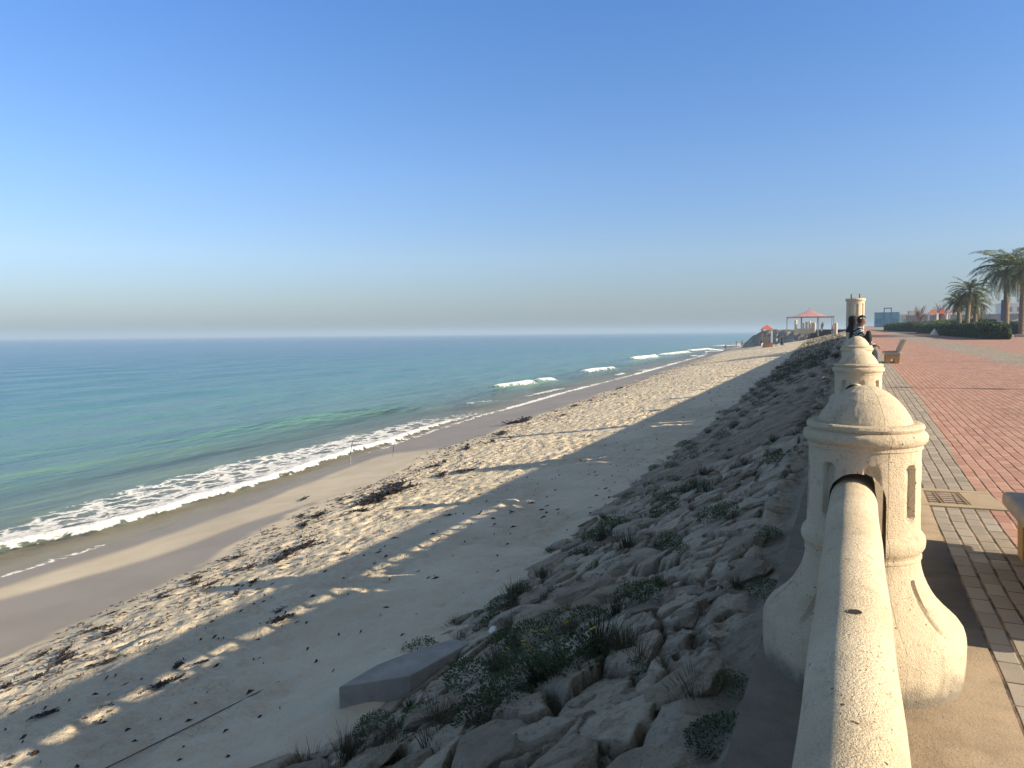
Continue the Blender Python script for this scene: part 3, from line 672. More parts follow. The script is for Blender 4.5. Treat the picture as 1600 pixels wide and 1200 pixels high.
for k in range(5):
    y0 = B0 + SP * (k - 1); L = SP if k < 4 else 7.6
    e = empty('stone_rail', (RX, y0, float(pz(y0))), 0, rlab[k], 'railing', 'stone rails of the balustrade')
    if L not in RAILM: RAILM[L] = rail_mesh(L)
    link('rail', RAILM[L], STONE if not RAILM[L].materials else None, e)
    nb = int(round((L - .9) / .40))
    y0_, y1_ = .35, L - .35
    MB().add([(a, yy, zz + GR * yy) for zz in (-.02, .565 if k < 3 else .702) for yy in (y0_, y1_) for a in (-.088, .088)], [(0, 2, 3, 1), (4, 5, 7, 6), (0, 1, 5, 4), (2, 6, 7, 3), (0, 4, 6, 2), (1, 3, 7, 5)]).build('base_wall', STONE, e)
    for j in range(nb if k < 3 else 0):
        yb = .62 + j * ((L - 1.24) / (nb - 1)); q = link('baluster', BALU, STONE if not BALU.materials else None, e); q.location = (0, yb, GR * yb + .565); q.scale = (1, 1, .195)
    if k == 0:
        h = MB().lathe([(.0, .0), (.010, .0), (.015, .003), (.017, .004)], 14, cap=False).mesh('lifting_hole', smooth=True)
        q = link('lifting_hole', h, IRON, e); q.location = (.004, 2.03 - y0, .9613 + GR * (2.03 - y0)); q.scale = (1.05, 1.15, 1)
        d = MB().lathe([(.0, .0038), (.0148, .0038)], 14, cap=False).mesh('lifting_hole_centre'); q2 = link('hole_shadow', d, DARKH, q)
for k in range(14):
    y0 = 28.5 + SP * k
    e = empty('stone_rail', (RX, y0, float(pz(y0))), 0, 'stone rail of the balustrade continuing beyond the tall pillar', 'railing', 'stone rails beyond the pillar')
    link('rail', RAILM[SP], None, e)
    MB().add([(a, yy, zz + GR * yy) for zz in (-.02, .702) for yy in (.2, SP - .2) for a in (-.088, .088)], [(0, 2, 3, 1), (4, 5, 7, 6), (0, 1, 5, 4), (2, 6, 7, 3), (0, 4, 6, 2), (1, 3, 7, 5)]).build('base_wall', STONE, e)
    b = link('stone_bollard', BOLL); b.location = (BX, y0 + SP, float(pz(y0 + SP)) + .012); tag(b, 'domed stone bollard of the balustrade continuing beyond the tall pillar', 'bollard', 'stone bollards beyond the pillar')
# tall fluted pillar at the end of the balustrade
PILP = [(.0, 2.50), (.20, 2.50), (.30, 2.50), (.318, 2.49), (.322, 2.46), (.318, 2.43), (.305, 2.42), (.300, 2.40), (.287, 2.39), (.285, 2.35), (.285, .9), (.285, .72), (.29, .69), (.31, .67), (.312, .62), (.29, .59), (.29, .54), (.31, .45), (.36, .34), (.43, .26), (.46, .2), (.46, 0)]
pil = empty('stone_pillar', (BX - .02, 28.2, float(pz(28.2))), 0, 'tall fluted round stone pillar with two bolts on its flat top', 'pillar')
link('shaft', bollard_mesh('shaft', PILP, ((.76, 2.33), .10, .035), None, 192), STONE, pil)
for dx in (-.13, .13):
    MB().tube([(dx, 0, 2.49), (dx, 0, 2.66)], .028, 10).build('bolt', IRON, pil)
# short white posts and balustrade beyond the pillar
# ------------------------------------------------------------------ benches
def make_bench(L=1.6, back=True):
    e = empty('stone_bench')
    for y in (-L / 2 + .28, L / 2 - .28):
        m = MB(); m.prism([(.06, 0), (.22, 0), (.22, .14), (.30, .20), (.38, .14), (.38, 0), (.56, 0), (.58, .34), (.05, .34)], 'y', y - .09, y + .09); m.build('support', BENCHC, e, bevel=.015)
    MB().box(.40, .50, -L / 2 + .385, L / 2 - .385, 0, .338).build('base_panel', BENCHC, e)
    MB().box(-.02, .60, -L / 2, L / 2, .345, .455).build('seat', SEATTOP, e, smooth=True, bevel=.045, seg=4)
    if back:
        for y in (-L / 2 + .22, L / 2 - .22):
            MB().prism([(.50, .40), (.58, .40), (.78, .95), (.72, .97)], 'y', y - .05, y + .05).build('back_post', BENCHC, e, bevel=.01)
        for k in range(4):
            z = .465 + k * .122; x = .525 + (z - .45) * .385
            MB().prism([(x - .05, z), (x + .005, z - .008), (x + .049, z + .107), (x - .006, z + .115)], 'y', -L / 2, L / 2).build('back_slat', SEATTOP, e, bevel=.012)
    return e
bn = make_bench(2.05); bn.location = (1.05, 5.48, 0.036); tag(bn, 'stone bench cut off by the right edge, its rounded seat end showing', 'bench', 'stone benches facing the sea')
bf = copy_tree(bn); bf.location = (1.15, 34.5, float(pz(34.5))); bf['label'] = 'stone bench with slatted leaning back and yellowish supports, standing whole on the red paving'
# ------------------------------------------------------------------ drain grate
dr = empty('drain_grate', (.93, 8.1, float(pz(8.1))), R(4), 'rusty slotted drain grate in a pale concrete frame beside the nearest bollard', 'drain')
MB().box(-.42, .33, -.40, -.29, -.05, .012).box(-.42, .33, .29, .40, -.05, .012).box(.06, .33, -.289, .289, -.05, .010).box(-.42, -.36, -.289, .289, -.05, .010).build('frame', DRAINC, dr, bevel=.006)
MB().box(-.359, .059, -.289, .289, -.06, -.045).build('pit', DARKH, dr)
for cx in (-.255, -.045):
    g = MB().box(cx - .10, cx - .08, -.285, .285, -.03, .006).box(cx + .08, cx + .10, -.285, .285, -.03, .006)
    for k in range(7): g.box(cx - .079, cx + .079, -.285 + k * .0905, -.258 + k * .0905, -.03, .004)
    g.build('grating', IRON, dr)
# ------------------------------------------------------------------ concrete slab at the toe
stop = [(-4.16, 5.21), (-3.69, 5.66), (-3.52, 6.55), (-3.74, 6.55), (-3.97, 6.10), (-4.11, 5.73)]
sl = MB().prism(stop, 'z', -2.3, -1.47).build('concrete_slab', GREYC, bevel=.012)
tag(sl, 'grey concrete slab end half buried in sand at the foot of the rock slope', 'slab')

# ------------------------------------------------------------------ plants
def blades(n, rng, L, spread, w, up=.8, droop=.3, segs=3):
    V = []; F = []
    for i in range(n):
        a = rng.uniform(0, 6.283); r0 = rng.uniform(0, spread * .35); l = L * rng.uniform(.5, 1.1); out = rng.uniform(.1, 1) * (1 - up) * 2
        x, y, z = r0 * math.cos(a), r0 * math.sin(a), -.03; b = a + rng.uniform(-.6, .6); px, py = -math.sin(b) * w / 2, math.cos(b) * w / 2; k0 = len(V)
        for s in range(segs + 1):
            t = s / segs; q = 1 - t * .9
            cx = x + math.cos(b) * l * out * t; cy = y + math.sin(b) * l * out * t; cz = z + l * (t - droop * t * t * out)
            V += [(cx - px * q, cy - py * q, cz), (cx + px * q, cy + py * q, cz)]
        F += [(k0 + 2 * s, k0 + 2 * s + 1, k0 + 2 * s + 3, k0 + 2 * s + 2) for s in range(segs)]
    return V, F
def leafy(n, rng, rad, hgt, ll, lw):
    V = []; F = []
    for i in range(n):
        a = rng.uniform(0, 6.283); r = rad * math.sqrt(rng.random()); z = hgt * rng.random() ** .8 * (1 - .6 * (r / rad) ** 2)
        p = Vector((r * math.cos(a), r * math.sin(a), z)); d = Vector((math.cos(a) * .7 + rng.gauss(0, .5), math.sin(a) * .7 + rng.gauss(0, .5), rng.uniform(-.1, 1))).normalized(); s = d.cross(Vector((rng.gauss(0, .3), rng.gauss(0, .3), 1))).normalized()
        l = ll * rng.uniform(.6, 1.2); w = lw * rng.uniform(.7, 1.2); k = len(V)
        V += [tuple(p), tuple(p + d * l * .5 + s * w), tuple(p + d * l), tuple(p + d * l * .5 - s * w)]; F.append((k, k + 1, k + 2, k + 3))
    return V, F
def pmesh(name, V, F, mat):
    me = bpy.data.meshes.new(name); me.from_pydata(V, [], F); me.materials.append(mat); return me
rp = random.Random(11)
PL = {'leafy': [pmesh('weed', *leafy(900, rp, .24, .22, .036, .0075), LEAFG) for _ in range(3)],
      'grass': [pmesh('grass_tuft', *blades(150, rp, .26, .30, .008, .55), GRASSD) for _ in range(3)],
      'dry': [pmesh('dry_weed', *blades(90, rp, .22, .35, .006, .45, .2), TWIG) for _ in range(3)]}
_v = [(0, 0, .004)]; _f = []
for _k in range(10): _v.append(((.016 if _k % 2 == 0 else .010) * math.cos(_k * math.pi / 5), (.016 if _k % 2 == 0 else .010) * math.sin(_k * math.pi / 5), .008 if _k % 2 == 0 else 0))
for _k in range(10): _f.append((0, 1 + _k, 1 + (_k + 1) % 10))
FLOW = pmesh('flower', _v, _f, YEL)
def bloom(o, n, spread=.2):
    for _ in range(n):
        q = link('flower', FLOW, None, o); a = rp.uniform(0, 6.28); r = spread * math.sqrt(rp.random()); q.location = (r * math.cos(a), r * math.sin(a), rp.uniform(.16, .25)); q.rotation_euler = (rp.uniform(-.6, .6), rp.uniform(-.8, .2), 0); q.scale = (1.1,) * 3
plab = {'leafy': 'low dark green leafy weed growing between the blocks of the rock slope', 'grass': 'dark spiky grass tuft rooted in a crevice of the rock slope', 'dry': 'brown dry weed in a crack of the rock slope'}
pname = {'leafy': 'weed', 'grass': 'grass_tuft', 'dry': 'dry_weed'}
def plant(x, y, kind, s, label=None):
    o = link(pname[kind], rp.choice(PL[kind])); o.location = (x, y, surf(x, y) + .015); o.rotation_euler = (0, -.25, rp.uniform(0, 6.28)); o.scale = (s * rp.uniform(.8, 1.2), s * rp.uniform(.8, 1.3), s * rp.uniform(.65, 1.0))
    tag(o, label or plab[kind], 'plant', {'leafy': 'leafy weeds on the rock slope', 'grass': 'grass tufts on the rock slope', 'dry': 'dry weeds on the rock slope'}[kind] if not label else None); return o
q = plant(-1.66, 4.55, 'leafy', 1.25, 'largest dark green bush of weed near the bottom, with a few yellow flowers'); bloom(q, 4)
q = plant(-2.13, 4.79, 'leafy', .9, 'weed with bright yellow flowers left of the big green bush'); bloom(q, 9)
for x, y, k, s in [(-1.55, 4.75, 'grass', 1.25), (-1.35, 4.62, 'grass', 1.0), (-1.9, 4.6, 'grass', 1.1), (-1.58, 5.75, 'leafy', .75), (-1.40, 5.65, 'leafy', .6), (-2.19, 5.58, 'leafy', .8), (-2.71, 5.82, 'leafy', .8), (-3.54, 7.78, 'grass', 1.1), (-3.45, 7.6, 'dry', 1), (-2.27, 7.04, 'grass', .9), (-3.1, 10.2, 'leafy', 1.0), (-3.2, 9.9, 'grass', 1.1), (-1.33, 7.9, 'leafy', .8), (-1.2, 8.1, 'leafy', .7), (-1.52, 7.02, 'leafy', .65), (-.62, 5.85, 'grass', .6), (-.63, 6.6, 'leafy', .55), (-2.42, 8.5, 'grass', 1.1), (-3.57, 8.66, 'grass', 1), (-.72, 5.35, 'grass', .5), (-.50, 5.2, 'leafy', .45), (-.50, 3.7, 'leafy', .55), (-.50, 3.3, 'leafy', .6), (-3.16, 5.45, 'grass', .55), (-3.32, 5.1, 'grass', .5), (-3.25, 4.5, 'leafy', .7), (-3.27, 4.2, 'grass', 1.0), (-2.37, 4.0, 'grass', 1.2), (-2.41, 11.8, 'leafy', .9), (-2.0, 13.9, 'dry', 1.1), (-1.16, 4.4, 'dry', .7), (-2.39, 4.9, 'grass', 1.0), (-2.6, 4.4, 'dry', 1), (-3.0, 6.4, 'dry', .9), (-2.05, 4.25, 'leafy', .8), (-2.7, 5.0, 'leafy', .7), (-.9, 5.0, 'dry', .5)]: plant(x, y, k, s)
for i in range(640):
    y = 3.6 + 60 * rp.random() ** 1.3; best = (-1, 0, 0)
    for _ in range(7):
        yy = y + rp.uniform(-.5, .5); t = min(1.02, max(.08, rp.gauss(.60, .27))); x = -.42 + (float(Xt(yy)) + .42) * t
        c_ = float(emb_relief(np.array([x]), np.array([yy]))[1][0])
        if c_ > best[0]: best = (c_, x, yy)
    x, y = best[1:]
    if x < -2.9 and 4.5 < y < 6.6: continue
    plant(x, y, rp.choice(('leafy', 'grass', 'grass', 'dry', 'dry')), rp.uniform(.38, .95) * (1 + y * .014))
V = []; F = []
for i in range(900):                                                   # far vegetation reads as one dark scatter
    y = 40 + 110 * rp.random() ** 1.3; t = rp.uniform(.2, .98); x = -.42 + (float(Xt(y)) + .42) * t; z = float(emb_plane(np.asarray(x), np.asarray(y)))
    v, f = blades(9, rp, .35, .5, .04, .5, .2, 2); k = len(V); V += [(a + x, b + y, c + z) for a, b, c in v]; F += [tuple(i_ + k for i_ in q_) for q_ in f]
tag(link('undergrowth', pmesh('undergrowth', V, F, GRASSD)), 'scrubby dark growth covering the far part of the rock slope', 'undergrowth', kind='stuff')

# ------------------------------------------------------------------ seaweed and litter on the sand
def weed_mesh(seed):
    rg = random.Random(seed); V = []; F = []
    for i in range(46):
        a = rg.uniform(-.5, .5) + (math.pi if rg.random() < .5 else 0); x, y = rg.gauss(0, .07), rg.gauss(0, .24); w = rg.uniform(.012, .035); z = rg.uniform(0, .05) * math.exp(-(x * x + y * y) * 8); k = len(V); n = 6; d = a + math.pi / 2
        for s in range(n + 1):
            V += [(x - math.sin(d) * w, y + math.cos(d) * w, z + rg.uniform(0, .02)), (x + math.sin(d) * w, y - math.cos(d) * w, z + rg.uniform(.0, .03))]
            x += math.cos(d) * .032; y += math.sin(d) * .032; d += rg.uniform(-.4, .4); z = max(0, z + rg.uniform(-.015, .015))
        F += [(k + 2 * s, k + 2 * s + 1, k + 2 * s + 3, k + 2 * s + 2) for s in range(n)]
    # matted core
    n = 22; c = len(V); V.append((0, 0, .05))
    for s in range(n):
        t = 2 * math.pi * s / n; r = rg.uniform(.55, 1.1); V.append((math.cos(t) * .11 * r, math.sin(t) * .30 * r, -.005))
    F += [(c, c + 1 + s, c + 1 + (s + 1) % n) for s in range(n)]
    return pmesh('seaweed_clump', V, F, WEED)
SW = [weed_mesh(s) for s in range(7)]
SWP = [(-10.83, 15.01, 2), (-11.07, 16.21, 2), (-10.92, 16.91, 1), (-15.23, 32.92, 2.2), (-15.14, 34.29, 2.2), (-14.9, 33.6, 1.8), (-13.81, 28.85, 1.2), (-10.43, 13.95, 1), (-11.52, 13.91, 1), (-9.56, 10.95, 1), (-9.45, 10.3, 1), (-11.19, 12.95, .8), (-11.6, 17.31, 1.5), (-9.78, 9.85, 1), (-10.63, 9.33, 1), (-9.39, 6.89, 1.2), (-10.05, 7.02, .8), (-9.56, 6.25, .8), (-9.12, 5.92, 1), (-8.03, 5.78, .8), (-8.78, 5.41, .8), (-6.64, 5.43, 1.2), (-6.94, 5.86, .8), (-6.7, 6.0, .6), (-7.01, 7.61, .9), (-6.77, 7.3, 1.2), (-6.88, 4.79, .7), (-8.52, 8.29, .8), (-6.95, 5.2, .6), (-9.01, 5.18, .8), (-7.34, 4.6, .8), (-12.29, 20.38, 1), (-10.87, 18.56, 1.2), (-10.51, 19.07, .8), (-12.69, 25.63, 1), (-12.94, 23.99, 1.2), (-14.72, 40.78, 1.2), (-13.34, 35.05, 1), (-16.3, 55.25, 1.5), (-14.0, 16.25, .6), (-12.09, 13.89, .7), (-10.2, 9.02, .8), (-9.72, 8.91, .8), (-10.39, 8.46, .6), (-10.57, 7.72, .6), (-10.26, 5.88, .5)]
for i in range(46):
    y = 4.5 + 50 * rp.random() ** 1.5; SWP.append((float(Xd(y)) + .5 + abs(rp.gauss(0, 1.2)), y, rp.uniform(.35, .9) * (1 + y * .012)))
for i, (x, y, s) in enumerate(SWP):
    o = link('seaweed_clump', SW[i % 7]); z = float(beach_z(np.asarray(x), np.asarray(y)))
    o.location = (x, y, z + .02); o.rotation_euler = (0, .06, rp.uniform(-.5, .5)); o.scale = (s * .5, s * .5 * rp.uniform(.9, 1.5), s * .6)
    if i < 46: o.scale = o.scale * (1.25 if y > 10 else .68)
    else: o.scale = o.scale * (.9 if y > 10 else .6)
    tag(o, 'dark brown seaweed clump stranded on the pale sand', 'seaweed', 'seaweed clumps along the strandline')
V = []; F = []
for i in range(5200):
    y = 3 + 120 * rp.random() ** 1.9; u = rp.random(); xd = float(Xd(y))
    x = xd + .2 + abs(rp.gauss(0, 1.6)) if u < .62 else rp.uniform(xd, float(Xt(y)) - .1)
    if x > float(Xt(y)) - .1 or (u >= .62 and y < 9 and rp.random() < .6): continue
    l = rp.uniform(.012, .085) * (1 + y * .012); w = rp.uniform(.004, .013) * (1 + y * .03); a = rp.gauss(1.45, .55); z = float(beach_z(np.asarray(x), np.asarray(y))) + rp.uniform(.004, .03)
    l *= min(1, .35 + y / 18); w *= min(1, .25 + y / 20); ca, sa = math.cos(a) * l, math.sin(a) * l; pa, pb = -math.sin(a) * w, math.cos(a) * w; k = len(V); h = rp.uniform(.0, .03); bx, by = pa * rp.uniform(-2, 2), pb * rp.uniform(-2, 2)
    V += [(x - ca, y - sa, z), (x + pa + bx, y + pb + by, z + h + .006), (x + ca, y + sa, z + rp.uniform(0, .02)), (x - pa + bx, y - pb + by, z)]; F.append((k, k + 1, k + 2, k + 3))
tag(link('seaweed_litter', pmesh('seaweed_litter', V, F, LITTER)), 'scattered bits of dark seaweed and twigs over the sand', 'litter', kind='stuff')
# rope in the sand, plastic lid, pale stone, fishing rods
rpts = [(-5.95, 3.0), (-5.69, 4.17), (-5.56, 4.88), (-5.45, 5.51), (-5.40, 5.8)]
tag(MB().tube([(x, y, float(beach_z(np.asarray(x), np.asarray(y))) + .02) for x, y in rpts], .006, 6).build('rope', ROPE), 'thin dark rope lying straight across the shaded sand', 'rope')
lid = MB().lathe([(.0, .03), (.03, .03), (.045, .02), (.047, 0)], 20).build('plastic_lid', WHITE, smooth=True); lid.location = (-3.27, 6.57, surf(-3.27, 6.57) + .04); lid.rotation_euler = (.5, -.5, 0); tag(lid, 'small round white plastic lid among the weeds at the slope foot', 'lid')
for x, y, h, lean, lb in [(-17.3, 22.7, 1.15, .25, 'taller thin fishing rod leaning at the foam edge'), (-15.95, 23.6, .55, .05, 'short fishing rod holder standing in the wet sand')]:
    z = float(beach_z(np.asarray(x), np.asarray(y)))
    r = empty('fishing_rod', (x, y, z), 0, lb, 'fishing rod'); MB().tube([(0, 0, -.1), (0, 0, h * .35)], .02, 6).build('holder', GREYM, r); MB().tube([(0, 0, h * .3), (lean * .4, 0, h * .7), (lean, .05, h)], [.014, .010, .006], 6).build('pole', BLACK, r)

# ------------------------------------------------------------------ people
def figure(name, joints, bones, mats, label, loc, rz=0, cat='person', group=None, hair=None, sub=1):
    """one continuous skinned body; bones = (a, b, material index)"""
    names = list(joints); me = bpy.data.meshes.new('b'); me.from_pydata([joints[n][:3] for n in names], [(names.index(a), names.index(b)) for a, b, _ in bones], [])
    o = bpy.data.objects.new('t', me); COL.objects.link(o)
    md = o.modifiers.new('s', 'SKIN'); md.use_smooth_shade = True
    for i, n in enumerate(names):
        r = joints[n][3]; me.skin_vertices[0].data[i].radius = (r, r) if not isinstance(r, tuple) else r
    me.skin_vertices[0].data[names.index('pelvis')].use_root = True
    s = o.modifiers.new('u', 'SUBSURF'); s.levels = sub; s.render_levels = sub
    dg = bpy.context.evaluated_depsgraph_get(); out = bpy.data.meshes.new_from_object(o.evaluated_get(dg)); bpy.data.objects.remove(o)
    for m in mats: out.materials.append(m)
    segs = [(np.array(joints[a][:3]), np.array(joints[b][:3]), k) for a, b, k in bones]
    for p in out.polygons:
        c = np.array(p.center); best = 9; mi = 0
        for a, b, k in segs:
            d = b - a; t = np.clip(np.dot(c - a, d) / max(1e-9, d @ d), 0, 1); q = np.linalg.norm(c - a - d * t)
            if q < best: best = q; mi = k
        p.material_index = mi; p.use_smooth = True
    root = empty('person', loc, rz, label, cat, group); out.name = 'body'
    ob = bpy.data.objects.new('body', out); COL.objects.link(ob); ob.parent = root
    if hair:
        h = np.array(joints['head'][:3]); bm = bmesh.new(); bmesh.ops.create_uvsphere(bm, u_segments=20, v_segments=14, radius=1)
        dz, kx, cover = hair
        for v in bm.verts: v.co = Vector((v.co.x * .108, v.co.y * .100, v.co.z * .118)) * (1 + .04 * math.sin(13 * v.co.x + 9 * v.co.y + 7 * v.co.z))
        bmesh.ops.delete(bm, geom=[v for v in bm.verts if v.co.z < cover and v.co.x * kx > -.01], context='VERTS')
        bmesh.ops.delete(bm, geom=[v for v in bm.verts if v.co.z < -.09], context='VERTS')
        hm = bpy.data.meshes.new('hair'); bm.to_mesh(hm); bm.free()
        hm.polygons.foreach_set('use_smooth', np.ones(len(hm.polygons), bool))
        q = link('hair', hm, HAIR, root); q.location = (h[0], h[1], h[2] + .02)
    return root
def fingers(J, B, side, wrist, d, n, mi):
    """five unequal bent fingers rooted in the palm"""
    d = Vector(d).normalized(); n = Vector(n).normalized(); s = d.cross(n); w = Vector(wrist); palm = w + d * .075
    J['palm' + side] = (*palm, .030); B.append(('wrist' + side, 'palm' + side, mi))
    for k, (off, ln) in enumerate(((-.030, .070), (-.010, .080), (.010, .075), (.030, .058))):
        a = palm + s * off + d * .02; b = a + d * ln * .55 - n * .012; c = b + d * ln * .45 - n * .03
        for nm, p, r in (('a', a, .010), ('b', b, .009), ('c', c, .007)): J['f%d%s%s' % (k, nm, side)] = (*p, r)
        B += [('palm' + side, 'f%da%s' % (k, side), mi), ('f%da%s' % (k, side), 'f%db%s' % (k, side), mi), ('f%db%s' % (k, side), 'f%dc%s' % (k, side), mi)]
    t0 = w + d * .03 - s * .035; t1 = t0 - s * .03 + d * .03 - n * .01
    J['ta' + side] = (*t0, .011); J['tb' + side] = (*t1, .008); B += [('wrist' + side, 'ta' + side, mi), ('ta' + side, 'tb' + side, mi)]
def seated(lean, headoff, mats, label, loc, hair, facing=1, bulk=1.0):
    # sits on the rail (local z 0 = seat), legs towards +x
    J = {'pelvis': (0, 0, .10, .13 * bulk), 'waist': (.02, lean * .10, .26, .135 * bulk), 'chest': (.05, lean * .30, .44, .15 * bulk), 'neck0': (.06, lean * .42, .56, .085), 'neck': (.07, lean * .48, .62, .056), 'head': (.09 + headoff[0], lean * .5 + headoff[1], .76, (.098, .088)), 'crown': (.085 + headoff[0], lean * .5 + headoff[1], .83, .07), 'nose': (.19 + headoff[0], lean * .5 + headoff[1], .745, .018), 'chin': (.15 + headoff[0], lean * .5 + headoff[1], .685, .045)}
    B = [('pelvis', 'waist', 1), ('waist', 'chest', 1), ('chest', 'neck0', 1), ('neck0', 'neck', 0), ('neck', 'head', 0), ('head', 'crown', 0), ('head', 'nose', 0), ('head', 'chin', 0)]
    for s, y in (('L', .19), ('R', -.19)):
        J['sh' + s] = (.05, lean * .36 + y, .52, .075); J['el' + s] = (.20, lean * .2 + y * 1.35, .28, .055); J['wrist' + s] = (.38, lean * .1 + y * .6, .18, .036)
        B += [('neck0', 'sh' + s, 1), ('sh' + s, 'el' + s, 1), ('el' + s, 'wrist' + s, 1)]; fingers(J, B, s, J['wrist' + s][:3], (.8, -y, -.3), (.3, 0, 1), 0)
        J['hip' + s] = (.04, y * .5, .07, .105); J['kn' + s] = (.44, y * .7, .06, .07); J['an' + s] = (.46, y * .7, -.40, .045); J['toe' + s] = (.62, y * .8, -.47, .04)
        B += [('pelvis', 'hip' + s, 2), ('hip' + s, 'kn' + s, 2), ('kn' + s, 'an' + s, 2), ('an' + s, 'toe' + s, 3)]
    return figure('person', J, B, mats, label, loc, 0, hair=hair)
SEATZ = .965
pA = seated(.25, (.02, .0), [SKIN2, STRIPE, GREYCL, BLACK], 'person with short dark hair in a black and white striped jacket, sitting on the rail', (.06, 19.75, float(pz(19.9)) + SEATZ), (0, 1, .03))
MB().lathe([(.02, -.17), (.06, -.15), (.08, -.04), (.07, .06), (.04, .15), (.02, .16)], 14).build('bag', BLACK, pA, smooth=True).location = (.26, -.20, .36)
pA.children[-1].name = 'shoulder_bag'
pB = seated(-.15, (-.09, -.04), [SKIN, BLACK, BLACK, BLACK], 'person dressed all in black with a black head covering, leaning against the striped jacket', (.0, 20.22, float(pz(20.3)) + SEATZ - .02), None, bulk=1.05)
MB().lathe([(.19, -.30), (.165, -.20), (.125, -.12), (.118, -.04), (.125, .04), (.118, .10), (.08, .15), (0, .165)], 18).build('headscarf', BLACK, pB, smooth=True).location = (-.02, -.10, .765)
pB.children[-1].scale = (.88, .88, .9)
def standing(label, x, y, z, mats, h=1.72, rz=0, dress=False, group=None, stride=.12):
    k = h / 1.72
    J = {'pelvis': (0, 0, .95, .13), 'waist': (0, 0, 1.10, .12), 'chest': (0, .01, 1.30, .14), 'neck0': (0, 0, 1.44, .075), 'neck': (0, .01, 1.50, .05), 'head': (0, .02, 1.62, (.085, .095)), 'nose': (0, .12, 1.60, .016), 'crown': (0, .01, 1.67, .06)}
    B = [('pelvis', 'waist', 1), ('waist', 'chest', 1), ('chest', 'neck0', 1), ('neck0', 'neck', 0), ('neck', 'head', 0), ('head', 'nose', 0), ('head', 'crown', 0)]
    for s, q, st in (('L', .19, stride), ('R', -.19, -stride)):
        J['sh' + s] = (q, 0, 1.39, .065); J['el' + s] = (q * 1.3, -.02 - st * .3, 1.12, .045); J['wrist' + s] = (q * 1.25, .08 - st * .6, .88, .034)
        J['hand' + s] = (q * 1.2, .10 - st * .7, .80, .032)
        B += [('neck0', 'sh' + s, 1), ('sh' + s, 'el' + s, 1), ('el' + s, 'wrist' + s, 1), ('wrist' + s, 'hand' + s, 0)]
        J['hip' + s] = (q * .5, 0, .90, .10); J['kn' + s] = (q * .5, st * .6 + .03, .50, .065 if not dress else .13); J['an' + s] = (q * .5, st, .09, .045 if not dress else .15); J['toe' + s] = (q * .55, st + .13, .035, .036)
        B += [('pelvis', 'hip' + s, 2), ('hip' + s, 'kn' + s, 2), ('kn' + s, 'an' + s, 2), ('an' + s, 'toe' + s, 3)]
    J = {n: (v[0] * k, v[1] * k, v[2] * k, v[3]) for n, v in J.items()}
    r = figure('person', J, B, mats, label, (x, y, z), rz, group=group)
    bm = bmesh.new(); bmesh.ops.create_uvsphere(bm, u_segments=12, v_segments=8, radius=.108)
    bmesh.ops.delete(bm, geom=[v for v in bm.verts if v.co.z < .01 and v.co.y > -.02], context='VERTS'); hm = bpy.data.meshes.new('hair'); bm.to_mesh(hm); bm.free()
    link('hair', hm, HAIR, r).location = (0, .01 * k, 1.635 * k)
    return r
def bz(x, y): return float(beach_z(np.asarray(float(x)), np.asarray(float(y))))
for lb, x, y, m, h, rz, dr_ in [('person in dark top and white trousers at the left leg of the red tower', -15.4, 144, [SKIN, BLACK, WHITECL, BLACK], 1.7, .4, False),
                               ('person in pale top and dark trousers walking right of the red beach tower', -12.95, 145, [SKIN, WHITECL, BLUECL, BLACK], 1.65, 2.2, False),
                               ('person in a long black robe, rightmost walker on the sand beside the red tower', -11.95, 144.5, [SKIN, BLACK, BLACK, BLACK], 1.75, 2.4, True),
                               ('person in grey nearest the water, leftmost of three at the surf edge', -29.8, 196, [SKIN, GREYCL, BLUECL, BLACK], 1.65, 1.2, False),
                               ('person in dark clothes, middle of three at the surf edge', -28.6, 206, [SKIN, BLACK, GREYCL, BLACK], 1.7, 1.8, False),
                               ('person in pink at the surf edge, rightmost of three there', -26.0, 198, [SKIN, PINKCL, GREYCL, BLACK], 1.7, -.6, False)]:
    standing(lb, x, y, bz(x, y), m, h, rz, dr_)

# ------------------------------------------------------------------ red beach tower
tx, ty = -14.75, 146.0; tz = bz(tx, ty)
tw = empty('beach_tower', (tx, ty, tz), .2, 'wooden beach lookout tower with a red peaked roof on the sand', 'tower')
for a in (-.85, .85):
    for b in (-.85, .85): MB().box(a - .07, a + .07, b - .07, b + .07, -.2, 3.35).build('post', WHITE if a > 0 else REDBASE, tw)
MB().add([(-1.15, -1.15, 3.3), (1.15, -1.15, 3.3), (1.15, 1.15, 3.3), (-1.15, 1.15, 3.3), (0, 0, 4.25)], [(0, 1, 4), (1, 2, 4), (2, 3, 4), (3, 0, 4), (3, 2, 1, 0)]).build('roof', RED, tw)
MB().box(-1, 1, -1, 1, .05, .22).box(-.95, .95, -.95, -.88, .22, .9).box(.88, .95, -.87, .95, .22, .9).build('base', REDBASE, tw)
MB().box(-.5, .5, .2, .28, .3, 2.0).build('back_board', simple('green_board', (.14, .15, .10), .8), tw)

